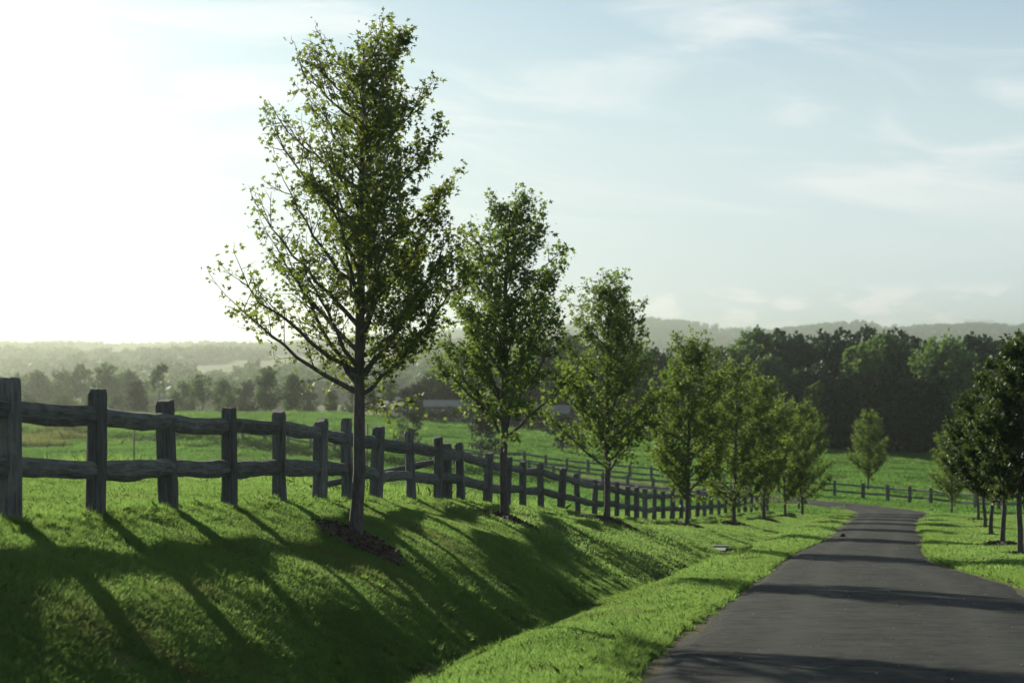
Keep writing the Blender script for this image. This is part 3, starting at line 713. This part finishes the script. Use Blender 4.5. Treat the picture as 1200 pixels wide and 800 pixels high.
def place_tree(name, meshes, mat, x, y, sc_, rz, label, group, cat='tree', sz=None):
    t = empty(name, (x, y, ground_z(x, y)), rz); t.scale = (sc_, sc_, sz or sc_)
    tag(t, label, cat, group)
    link('trunk', meshes[0], M['bark'], t); 
    link('crown', meshes[1], mat, t); return t
def at(px, Y): return (px - 600.0) / FPX * Y, Y
ROWG = 'young trees planted along the fence side of the road'
place_tree('young_tree', t1, M['leaf'], *at(416, 26.0), 1.0, 0, 'tallest young tree with an open airy crown on one side, rooted before the split-rail fence', ROWG)
ROW = [(592, 40.0, rowA, 6.55, 0.3), (711, 54.5, rowB, 6.65, 1.2), (805, 69.0, rowC, 6.6, 2.2), (860, 84.0, rowE, 6.9, 3.9), (895, 98.0, rowD, 7.1, 4.4), (920, 110.0, rowC, 6.3, 5.5), (940, 120.0, rowE, 6.9, 0.9), (936, 130.0, rowB, 6.3, 2.9)]
ORD = ['second', 'third', 'fourth', 'fifth', 'sixth', 'seventh', 'eighth', 'ninth']
for (px, Y, ms, H, rz), od in zip(ROW, ORD):
    x, y = at(px, Y); place_tree('young_tree', ms, M['leaf_row'], x, y, H / 6.5, rz, 'leafy young tree, %s in the fence-side row counted from its tallest tree' % od, ROWG)
RIGHT = [(1196, 48.0, dnA, 5.2, 0.4), (1174, 58.0, dnB, 5.2, 1.6), (1161, 69.0, dnA, 5.3, 2.8), (1154, 84.0, dnB, 5.3, 4.0), (1146, 101.0, dnA, 5.4, 5.2), (1115, 131.0, rowC, 6.0, 0.7)]
OR2 = ['first', 'second', 'third', 'fourth', 'fifth', 'sixth']
for (px, Y, ms, H, rz), od in zip(RIGHT, OR2):
    x, y = at(px, Y); place_tree('verge_tree', ms, M['leaf_glossy'] if ms is not rowC else M['leaf_row'], x, y, H / (5.5 if ms is not rowC else 6.5), rz,
        'dense glossy tree across the road from the fence, %s of its row before the bend' % od if ms is not rowC else 'slender lighter verge tree at the end of the dense row by the paddock fence', 'dense trees on the verge across the road')
# trees of the same row out of frame, whose shadows fall into it
for px, Y, ms in ((-330, 12.5, rowB),):
    pass

# mulch mounds round the trunks
def mulch_mesh(seed, R, hh):
    r = np.random.default_rng(seed); n1, n2 = 9, 26; V = [(0, 0, hh)]; F = []
    lob = [r.normal(0, 0.08) for _ in range(6)]
    for i in range(1, n1 + 1):
        for j in range(n2):
            a = 6.2832 * j / n2; q = i / n1; R2 = R * (1 + sum(l * math.sin((k + 1) * a + k) for k, l in enumerate(lob)))
            z = hh * (1 - q ** 2.2) + r.normal(0, 0.022) * (q < .95) - (0.04 if i == n1 else 0); V.append((math.cos(a) * R2 * q, math.sin(a) * R2 * q, z))
    for j in range(n2): F.append((0, 1 + j, 1 + (j + 1) % n2))
    for i in range(n1 - 1):
        for j in range(n2): a0 = 1 + i * n2; F.append((a0 + j, a0 + n2 + j, a0 + n2 + (j + 1) % n2, a0 + (j + 1) % n2))
    for k in range(260):
        a = r.uniform(0, 6.283); q = math.sqrt(r.random()) * 1.05; p = np.array([math.cos(a) * R * q, math.sin(a) * R * q, max(0.01, hh * (1 - min(1, q) ** 2.2)) + 0.01])
        d1 = r.normal(0, 1, 3); d1 /= np.linalg.norm(d1); d2 = np.cross(d1, r.normal(0, 1, 3)); d2 /= np.linalg.norm(d2); L, w_ = r.uniform(.02, .06), r.uniform(.008, .018)
        b0 = len(V); V += [tuple(p - d1 * L - d2 * w_), tuple(p + d1 * L - d2 * w_), tuple(p + d1 * L + d2 * w_), tuple(p - d1 * L + d2 * w_)]; F.append((b0, b0 + 1, b0 + 2, b0 + 3))
    return mesh_from('mulch_mound', V, F)
mm = [mulch_mesh(i, 0.72, 0.12) for i in range(3)]
for i, (px, Y) in enumerate([(420, 25.9)] + [(q[0] + 2, q[1]) for q in ROW[:6]] + [(q[0], q[1]) for q in RIGHT[:5]]):
    x, y = at(px, Y); o = link('mulch_mound', mm[i % 3], M['mulch'], None, (x, y, ground_z(x, y) - 0.01))
    n_ = normal(np.array([x]), np.array([y]), 0.5); e = eulers(n_, np.array([i * 1.3]))[0]; o.rotation_euler = e
    lab = 'dark bark mulch mound round the foot of the tallest young tree' if i == 0 else ('dark bark mulch mound at the foot of the %s fence-side tree counted from the tallest' % ORD[i - 1] if i < 7 else 'dark bark mulch mound under the %s dense verge tree across the road' % OR2[i - 7])
    tag(o, lab, 'mulch', 'mulch mounds under the roadside trees')

# ------------------------------------------------------------------ trees farther off: limbs plus thousands of small leaf faces spread through uneven lobes
def big_tree(name, seed, H, Wd, style='round', nleaf=5200, leaf=0.42, trunk_h=0.22):
    r = np.random.default_rng(seed); T = Tubes(); lobes = []
    T.add([(0, 0, -0.6), (0.1, 0, H * .15), (r.normal(0, .3), r.normal(0, .3), H * .45), (r.normal(0, .4), r.normal(0, .4), H * .8)], [H * .024, H * .018, H * .012, H * .004], 7)
    nl = {'round': 26, 'column': 16, 'gum': 17, 'cone': 22, 'shrub': 14}[style]
    for k in range(nl):
        h_ = r.uniform(trunk_h + .08, 0.95); a = r.uniform(0, 6.283)
        if style == 'round': env = math.sin(math.pi * min(1, max(0.08, (h_ - trunk_h) / (1.06 - trunk_h))) ** 0.75) ** 0.6
        elif style == 'column': env = 1.0 - 0.65 * abs(h_ - .45)
        elif style == 'gum': env = 0.5 + 0.6 * h_ if h_ < .8 else 0.75
        elif style == 'cone': env = max(.1, 1.15 - h_)
        else: env = math.sqrt(max(.05, 1 - h_ * .85))
        rad_ = Wd * env * math.sqrt(r.uniform(0.05, 1)) * 0.8
        sz = Wd * {'round': .30, 'column': .42, 'gum': .26, 'cone': .34, 'shrub': .40}[style] * r.uniform(0.7, 1.3)
        c_ = np.array([math.cos(a) * rad_, math.sin(a) * rad_, h_ * H - sz * .25]); lobes.append((c_, sz))
        if k % 2 == 0: T.add(bez(np.array([0, 0, H * min(trunk_h + .05 + .5 * (h_ - trunk_h), .75)]), np.array([c_[0] * .5, c_[1] * .5, c_[2] - sz * .6]), c_, 5), np.linspace(H * .008, .03, 5), 4)
    if style in ('round', 'column', 'cone'): lobes.append((np.array([r.normal(0, .1 * Wd), r.normal(0, .1 * Wd), H - Wd * .22]), Wd * .26))
    vol = np.array([s_ ** 2 for _, s_ in lobes]); cnt = (nleaf * vol / vol.sum()).astype(int); PP, OO = [], []
    for (c_, s_), n_ in zip(lobes, cnt):
        d = r.normal(0, 1, (n_, 3)); d /= np.linalg.norm(d, axis=1)[:, None]
        # sprigs: small bunches rather than even dust
        nb = max(6, n_ // 9); bd = r.normal(0, 1, (nb, 3)); bd /= np.linalg.norm(bd, axis=1)[:, None]; br_ = r.uniform(0.55, 1.12, nb)
        q = r.integers(0, nb, n_); p = c_ + bd[q] * (s_ * br_[q])[:, None] * np.array([1, 1, .82]) + r.normal(0, s_ * .13, (n_, 3))
        PP.append(p); OO.append(bd[q])
    pos = np.vstack(PP); outw = np.vstack(OO); k = pos[:, 2] > 0.25; pos, outw = pos[k], outw[k]
    tm = T.mesh(name + '_trunk'); tm.materials.append(M['bark'])
    return tm, leaf_mesh(name + '_leaves', pos, leaf, r, LANCE * np.array([1.6, 1.0]), 0.25, outw * .8), H
BG = {'round1': big_tree('broad_tree', 201, 16, 6.2, 'round', 7500, 0.50), 'round2': big_tree('broad_tree', 202, 16, 5.2, 'round', 7000, 0.50),
      'round3': big_tree('broad_tree', 203, 16, 7.0, 'round', 8000, 0.52), 'col1': big_tree('tall_tree_far', 204, 16, 3.6, 'column', 5200, 0.48),
      'gum1': big_tree('gum_tree', 205, 15, 4.6, 'gum', 3000, 0.50, .40), 'gum2': big_tree('gum_tree', 206, 15, 3.2, 'gum', 1700, 0.46, .45),
      'cone1': big_tree('conifer', 207, 13, 3.8, 'cone', 5500, 0.42, .02), 'shrub1': big_tree('shrub', 208, 4.6, 1.9, 'shrub', 3200, 0.20, .05),
      'shrub2': big_tree('shrub', 209, 4.6, 1.7, 'shrub', 1500, 0.17, .15), 'sap1': big_tree('sapling', 210, 5.0, 1.35, 'column', 3000, 0.18, .22),
      'sap2': big_tree('sapling', 211, 5.0, 1.25, 'column', 2200, 0.17, .22)}
def far_tree(name, kind, px, Y, top_px, wmul, rz, mat, label, group, cat='tree', zbase=None):
    x, y = at(px, Y); z0 = ground_z(x, y) - 0.1; tm, lm, H0 = BG[kind]
    ht = max(1.0, EYE - (top_px - HZ) / FPX * Y - z0); t = empty(name, (x, y, z0), rz)
    s_ = ht / H0; t.scale = (s_ * wmul, s_ * wmul, s_); tag(t, label, cat, group)
    link('trunk', tm, M['bark'], t)
    if lm.materials and lm.materials[0] is not mat: lm = FARCOPY.setdefault((lm.name, mat.name), None) or FARCOPY.__setitem__((lm.name, mat.name), lm.copy()) or FARCOPY[(lm.name, mat.name)]
    if lm.materials and lm.materials[0] is not mat: lm.materials[0] = mat
    link('crown', lm, mat, t); return t
FARCOPY = {}
ORDS = 'first second third fourth fifth sixth seventh eighth ninth tenth eleventh twelfth thirteenth fourteenth fifteenth sixteenth seventeenth eighteenth nineteenth twentieth twenty-first twenty-second twenty-third twenty-fourth twenty-fifth twenty-sixth twenty-seventh twenty-eighth'.split()
TL = 'trees of the wood beyond the paddock'
wood = [  # px, Y, top row, kind, width multiplier, tone
 (640, 318, 402, 'round2', 1.0, 0), (668, 322, 390, 'round1', .9, 0), (700, 312, 404, 'round2', 1.0, 0), (728, 325, 398, 'round1', 1.0, 1), (752, 314, 412, 'round2', 1.1, 0),
 (775, 326, 408, 'round3', .8, 1), (800, 312, 415, 'round1', .8, 0), (822, 330, 412, 'round2', 1.0, 1), (838, 304, 418, 'round2', 1.0, 0),
 (868, 312, 398, 'round2', 1.0, 0), (885, 322, 384, 'round1', 1.0, 0), (912, 330, 388, 'round2', 1.1, 1), (905, 303, 415, 'round1', .9, 0), (938, 318, 391, 'round1', .9, 1),
 (962, 326, 389, 'col1', 1.3, 1), (981, 318, 387, 'round2', .9, 1), (955, 302, 425, 'round2', 1.1, 1), (1003, 330, 395, 'round1', .9, 1), (1022, 326, 384, 'round2', .9, 1),
 (1018, 305, 398, 'round2', .9, 0), (1042, 318, 390, 'round1', .8, 0), (1058, 334, 387, 'round2', .8, 1), (1072, 320, 397, 'round2', .8, 1), (1050, 300, 430, 'round1', .9, 1),
 (1088, 332, 399, 'col1', 1.0, 1), (1104, 306, 394, 'round3', .75, 0), (1135, 318, 392, 'round1', 1.0, 1), (1128, 301, 412, 'round2', 1.0, 0), (1160, 330, 395, 'round2', 1.0, 1),
 (1178, 312, 402, 'round1', .9, 1), (1205, 324, 394, 'round3', .9, 1), (1185, 300, 425, 'round2', 1.1, 1), (1235, 312, 396, 'round1', 1.0, 1), (1270, 322, 392, 'round3', 1.0, 1),
 (992, 300, 440, 'round1', .8, 1), (1085, 300, 440, 'round2', 1.0, 1), (930, 298, 450, 'round2', .8, 1)]
for i, (px, Y, tp_, kd, wm, tone) in enumerate(wood):
    rank = 'front' if Y < 309 else 'back'; same = sorted(q[0] for q in wood if q[5] == tone and (q[1] < 309) == (Y < 309))
    lab = '%s broad wood tree, %s of its tone in the %s rank from the cottage' % (['mid-green', 'dark'][tone], ORDS[same.index(px)], rank)
    far_tree('wood_tree', kd, px, Y, tp_, wm, i * 1.7, M['leaf_far_dark'] if tone else (M['leaf_far_mid'] if i % 2 else M['leaf_far']), lab, TL + (', dark' if tone else ', mid green'))
far_tree('wood_tree', 'gum2', 847, 345, 404, 1.3, 0.4, M['leaf_rust'], 'rusty brown flat-topped tree rising behind the dense wood', None)
far_tree('wood_tree', 'round2', 956, 292, 448, .7, 0.9, M['leaf_far_pale'], 'small yellow-green tree at the edge of the dark wood', None)
for i in range(11):
    far_tree('ridge_poplar', 'col1', 1131 + i * 3.3, 4560, 373.5 + (i * 5 % 3) * .4, .24, i * 1.1, M['leaf_far_dark'], 'tiny pointed poplar in the short row on the skyline of the far ridge', 'poplars on the far ridge')
# undergrowth at the foot of the wood
for i, px in enumerate(range(868, 1240, 18)):
    far_tree('edge_shrub', 'shrub1', px, 293 + (i * 7) % 5, 492 + (i * 13) % 9, 1.2, i * 2.1, M['leaf_far_dark'], 'dark low shrub at the foot of the wood, %s along from the rusty tree' % ORDS[i], 'shrubs along the foot of the wood', 'shrub')
# conifer hedge and shed behind the left paddock
for i, (px, tp_) in enumerate([(478, 452), (492, 446), (505, 440), (519, 442), (533, 441), (547, 444), (560, 443), (575, 447), (590, 450), (606, 446), (622, 452)]):
    far_tree('hedge_conifer', 'cone1', px, 312 + (i % 3) * 4, tp_, 1.5, i * 1.1, M['leaf_far_dark'], 'dark conifer of the tall hedge behind the shed, %s towards the cottage' % ORDS[i], 'conifers of the tall hedge behind the shed')
for i, px in enumerate(range(452, 640, 13)):
    far_tree('hedge_shrub', 'shrub1', px, 291 + (i * 5) % 4, 476 + (i * 7) % 6, 1.5, i * 1.9, M['leaf_far_dark'], 'dark shrub of the low hedge before the shed, %s towards the cottage' % ORDS[i], 'shrubs of the low hedge by the shed', 'shrub')
# single trees in and about the paddocks
PAD = [('paddock_tree', 'shrub1', 565, 205, 481, 1.15, M['leaf_far_dark'], 'dense rounded young tree in the paddock behind the timber fence'),
       ('paddock_tree', 'sap1', 658, 212, 484, 1.35, M['leaf_far_dark'], 'dense narrow pointed young tree in the paddock beside a thinner sapling'),
       ('paddock_tree', 'sap2', 676, 216, 496, 1.2, M['leaf_far'], 'thin sapling close beside the dense pointed paddock tree'),
       ('paddock_tree', 'shrub2', 468, 200, 486, 1.0, M['leaf_far'], 'sparse twiggy shrub growing in the paddock behind the fence'),
       ('paddock_tree', 'sap1', 484, 206, 482, 1.0, M['leaf_far_dark'], 'dark upright shrub beside the sparse twiggy shrub in the paddock'),
       ('paddock_tree', 'shrub2', 300, 190, 498, 1.0, M['leaf_row'], 'small sparse shrub in the low paddock behind the split-rail fence'),
       ('paddock_tree', 'shrub1', 192, 236, 492, 1.0, M['leaf_far'], 'round green bush in the low paddock near the steel stake'),
       ('paddock_tree', 'shrub1', 90, 232, 486, .9, M['leaf_far'], 'upright bush beside the pale reeds in the low paddock'),
       ('paddock_tree', 'shrub2', 378, 215, 497, .9, M['leaf_far'], 'low thin shrub near the middle of the low paddock')]
for i, (nm, kd, px, Y, tp_, wm, mt, lab) in enumerate(PAD): far_tree(nm, kd, px, Y, tp_, wm, i * 0.8, mt, lab, None, 'tree' if 'tree' in lab or 'sapling' in lab else 'shrub')
place_tree('paddock_tree', rowC, M['leaf_row'], *at(1017, 172.0), 1.05, 1.1, 'lone young tree just beyond the paddock fence before the dark wood', None)
LEFT = [(316, 345, 430, 'round2', .9, 'leaf_far', 'broad rounded tree with a domed crown at the valley edge'), (343, 352, 437, 'round1', .8, 'leaf_far', 'broad tree touching the domed tree at the valley edge'),
        (388, 330, 456, 'round2', .9, 'leaf_far_pale', 'low pale yellow-green tree at the valley edge'), (432, 335, 449, 'round1', .9, 'leaf_far_dark', 'low dark tree right behind the tallest young tree'),
        (455, 345, 444, 'gum1', .9, 'leaf_far', 'thin-crowned pale-stemmed tree beside the tall dark hedge'),
        (292, 395, 446, 'round2', .9, 'leaf_far_dark', None), (262, 400, 443, 'round1', .8, 'leaf_far', None), (238, 380, 439, 'gum1', 1.0, 'leaf_far', None), (216, 410, 447, 'round2', .9, 'leaf_far', None),
        (186, 420, 424, 'gum2', .8, 'leaf_far', 'tall thin gum tree with a wispy crown in the hazy valley'), (161, 360, 445, 'cone1', 1.2, 'leaf_far_dark', 'dark pointed conifer in the valley behind the fence'),
        (152, 520, 433, 'round1', .9, 'leaf_far', None), (122, 500, 426, 'round2', 1.0, 'leaf_far', None), (94, 510, 427, 'gum1', .8, 'leaf_far', None), (75, 520, 433, 'col1', 1.0, 'leaf_far', None),
        (66, 522, 434, 'col1', .9, 'leaf_far', None), (45, 530, 433, 'round1', .9, 'leaf_far', None), (20, 545, 438, 'round2', 1.0, 'leaf_far', None), (-10, 530, 436, 'round1', 1.0, 'leaf_far', None),
        (108, 420, 456, 'round1', 1.0, 'leaf_far', None), (205, 380, 458, 'round1', 1.0, 'leaf_far', None), (362, 400, 452, 'round2', 1.0, 'leaf_far', None), (412, 420, 450, 'round2', 1.0, 'leaf_far', None),
        (30, 430, 458, 'round2', 1.2, 'leaf_far', None), (70, 415, 460, 'round3', 1.0, 'leaf_far', None), (140, 405, 460, 'round2', 1.2, 'leaf_far', None), (270, 360, 460, 'round3', .8, 'leaf_far', None), (-25, 440, 452, 'round1', 1.2, 'leaf_far', None)]
hazy = sorted(q[0] for q in LEFT if q[6] is None)
for i, (px, Y, tp_, kd, wm, mt, lab) in enumerate(LEFT):
    if lab is None: labh = 'hazy tree of the valley belt behind the fence, %s out from the tallest young tree' % ORDS[len(hazy) - 1 - hazy.index(px)]
    far_tree('valley_tree', kd, px, Y, tp_, wm, i * 1.3, M[mt], lab or labh, None if lab else 'hazy trees in the valley')

# ------------------------------------------------------------------ shed and cottage behind the hedge
def boxm(name, x0, x1, y0, y1, z0, z1):
    v = [(x, y, z) for z in (z0, z1) for y in (y0, y1) for x in (x0, x1)]
    return mesh_from(name, v, [(0, 2, 3, 1), (4, 5, 7, 6), (0, 1, 5, 4), (2, 6, 7, 3), (0, 4, 6, 2), (1, 3, 7, 5)])
def shed(px, Y, L, D, wall_h, ridge, rz, label, cat):
    x, y = at(px, Y); S = empty('farm_shed' if cat == 'shed' else 'cottage', (x, y, ground_z(x, y) - .1), rz); tag(S, label, cat)
    link('wall', boxm('wall', -L / 2, L / 2, 0, D, 0, wall_h), M['wall'], S)
    t_ = .12; ov = .35
    for sgn in (0, 1):
        y0, y1 = (-ov, D / 2) if sgn == 0 else (D / 2, D + ov)
        za, zb = (wall_h - .12, ridge) if sgn == 0 else (ridge, wall_h - .12)
        v = [(-L / 2 - ov, y0, za), (L / 2 + ov, y0, za), (L / 2 + ov, y1, zb), (-L / 2 - ov, y1, zb)]; v += [(a, b2, c2 + t_) for a, b2, c2 in v]
        link('roof', mesh_from('roof', v, [(3, 2, 1, 0), (4, 5, 6, 7), (0, 1, 5, 4), (1, 2, 6, 5), (2, 3, 7, 6), (3, 0, 4, 7)]), M['roof'], S)
    for sx in (-1, 1):
        xx = sx * L / 2; link('gable', mesh_from('gable', [(xx, 0.01, wall_h), (xx, D - .01, wall_h), (xx, D / 2, ridge)], [(0, 1, 2)]), M['wall'], S)
    for k in range(3):
        xc = -L * .3 + k * L * .3; wd = link('window', boxm('window', xc - .6, xc + .6, -.05, -.004, wall_h * .4, wall_h * .78), M['concrete'], S)
        link('pane', boxm('pane', xc - .5, xc + .5, -.07, -.052, wall_h * .44, wall_h * .74), M['dark_glass'], wd)
    link('door', boxm('door', L * .42 - .5, L * .42 + .45, -.06, -.004, 0, wall_h * .8), M['roof'], S)
    return S
shed(524, 302, 6.5, 5, 2.3, 3.1, 0.05, 'low grey-roofed shed in front of the tall dark hedge', 'shed')
shed(645, 296, 5.0, 5, 2.6, 3.6, -0.2, 'small grey-blue cottage wall peeping between trees behind the paddock', 'house')

# culvert headwall in the ditch
cx_, cy_ = at(838, 57.5); cz = ground_z(cx_, cy_)
HW = empty('culvert_headwall', (cx_, cy_, cz), math.radians(-8)); tag(HW, 'low concrete culvert headwall in the grassy ditch beside the road', 'culvert')
link('slab', boxm('slab', -0.34, 0.30, -.42, .40, -.3, .05), M['concrete'], HW)
link('lip', boxm('lip', -0.40, 0.36, .402, .55, -.3, .10), M['concrete'], HW)
T = Tubes(); T.add([(.31, 0, -.06), (.62, -.03, -.07)], [.13, .13], 12); link('pipe', T.mesh('pipe'), M['mulch'], HW)
# steel stakes of a wire line in the low paddock, and a stone on the road
for i, (px, Y, tp_) in enumerate([(157, 120, 494), (430, 118, 497)]):
    x, y = at(px, Y); z = ground_z(x, y); h_ = EYE - (tp_ - HZ) / FPX * Y - z; T = Tubes(); T.add([(0, 0, -.3), (0, 0, h_ * .6), (.02, 0, h_)], [.05, .045, .045], 6)
    o = link('steel_stake', T.mesh('steel_stake'), M['steel'], None, (x, y, z)); tag(o, ['thin rusty stake standing alone behind the split-rail fence near the round bush', 'thin rusty stake close behind the tallest young tree'][i], 'stake')
r = np.random.default_rng(3); v = []
x, y = at(987, 65.5)
Vs = r.normal(0, 1, (14, 3)); Vs /= np.linalg.norm(Vs, axis=1)[:, None]
import bmesh
bm = bmesh.new(); bmesh.ops.create_icosphere(bm, subdivisions=2, radius=.11)
for q in bm.verts: q.co *= 1 + .25 * math.sin(q.co.x * 40 + 1) * math.cos(q.co.y * 33); q.co.z *= .6
sm = bpy.data.meshes.new('stone'); bm.to_mesh(sm); bm.free()
o = link('stone', sm, M['mulch'], None, (x, y, ground_z(x, y) + .10)); tag(o, 'small dark stone lying on the open asphalt', 'stone')

# grit and tiny stones scattered over the asphalt
def grit_mesh(seed):
    bm = bmesh.new(); bmesh.ops.create_icosphere(bm, subdivisions=1, radius=1.0); r_ = np.random.default_rng(seed)
    for q in bm.verts: q.co *= r_.uniform(.7, 1.2); q.co.z *= .7
    g_ = bpy.data.meshes.new('grit'); bm.to_mesh(g_); bm.free(); g_.materials.append(M['concrete']); return g_
r = np.random.default_rng(88); n = 420; yy = 14 + 50 * r.random(n) ** 1.4; ff = r.random(n); q_ = r.random(n); ff = np.where(q_ < .33, ff ** 4, np.where(q_ < .5, 1 - ff ** 4, ff))
xx = XL(yy) + 0.08 + ff * (WD(yy) - .16); zz = height(xx, yy) + 0.035 + 0.03 * (1 - (2 * ff - 1) ** 2)
sz = 0.004 + 0.009 * r.random(n) ** 2; scatter('road_grit', np.stack([xx, yy, zz + sz * .3], 1), r.uniform(0, 6, (n, 3)) * np.array([0, 0, 1]), np.stack([sz, sz, sz], 1), r.integers(0, 3, n), [grit_mesh(i) for i in range(3)], 'pale grit and tiny stones scattered over the asphalt', 'grit')

# ------------------------------------------------------------------ far-off woodland: reads as one mass
def far_clump(seed, style):
    tm, lm, H0 = big_tree('woodland_tree', seed, 12, 5.0, style, 420, 1.35, .1); lm.materials.append(M['leaf_far']); return lm
fsrc = [far_clump(300 + i, s_) for i, s_ in enumerate(['round', 'round', 'gum', 'round', 'column'])]
def wood_points(n, y0, y1, seed, thr, u0=-0.30, u1=0.30):
    r = np.random.default_rng(seed); Y = np.sqrt(r.uniform(y0 ** 2, y1 ** 2, n)); X = r.uniform(u0, u1, n) * Y
    m_ = undul(X, Y * 0.6, 330, seed + 1) + 0.5 * undul(X, Y, 120, seed + 2); k = m_ > thr
    return X[k], Y[k]
parts = [wood_points(3000, 420, 1300, 61, 0.35, -.30, .02), wood_points(13000, 1300, 3200, 62, 0.30, -.30, .05), wood_points(9000, 3200, 5200, 63, -0.6), wood_points(700, 360, 800, 64, -.3, -.03, .30)]
X = np.concatenate([p[0] for p in parts]); Y = np.concatenate([p[1] for p in parts]); r = np.random.default_rng(65); n = len(X)
s_ = r.uniform(0.7, 1.35, n); Z = height(X, Y) - 0.5
scatter('distant_woodland', np.stack([X, Y, Z], 1), np.stack([np.zeros(n), np.zeros(n), r.uniform(0, 6.28, n)], 1), np.stack([s_ * 1.1, s_ * 1.1, s_], 1), r.integers(0, 5, n), fsrc, 'hazy woodland covering the distant hills and valley', 'woodland')

# ------------------------------------------------------------------ the air
zlo = float(GZ.min()) - 1.0; zhi = float(GZ.max()) + 24.0
hz = link('haze', boxm('haze', -5400, 5400, -400, 7300, zlo, zhi)); tag(hz, kind='stuff'); tag(hz, 'pale evening haze filling the valley air', 'haze')
m, nt, b, out = newmat('haze'); nt.nodes.remove(b); pv = nt.nodes.new('ShaderNodeVolumePrincipled')
pv.inputs['Color'].default_value = (0.90, 0.96, 0.86, 1); pv.inputs['Density'].default_value = 0.00020; pv.inputs['Anisotropy'].default_value = 0.90
nt.links.new(pv.outputs[0], out.inputs['Volume']); hz.data.materials.append(m)
print('tris', sum(len(o.data.polygons) for o in COL.objects if o.type == 'MESH'), 'tree1 leaves', t1[2], 'row', rowA[2], 'right', dnA[2], 'ground', nx, ny, 'z', zlo, zhi)
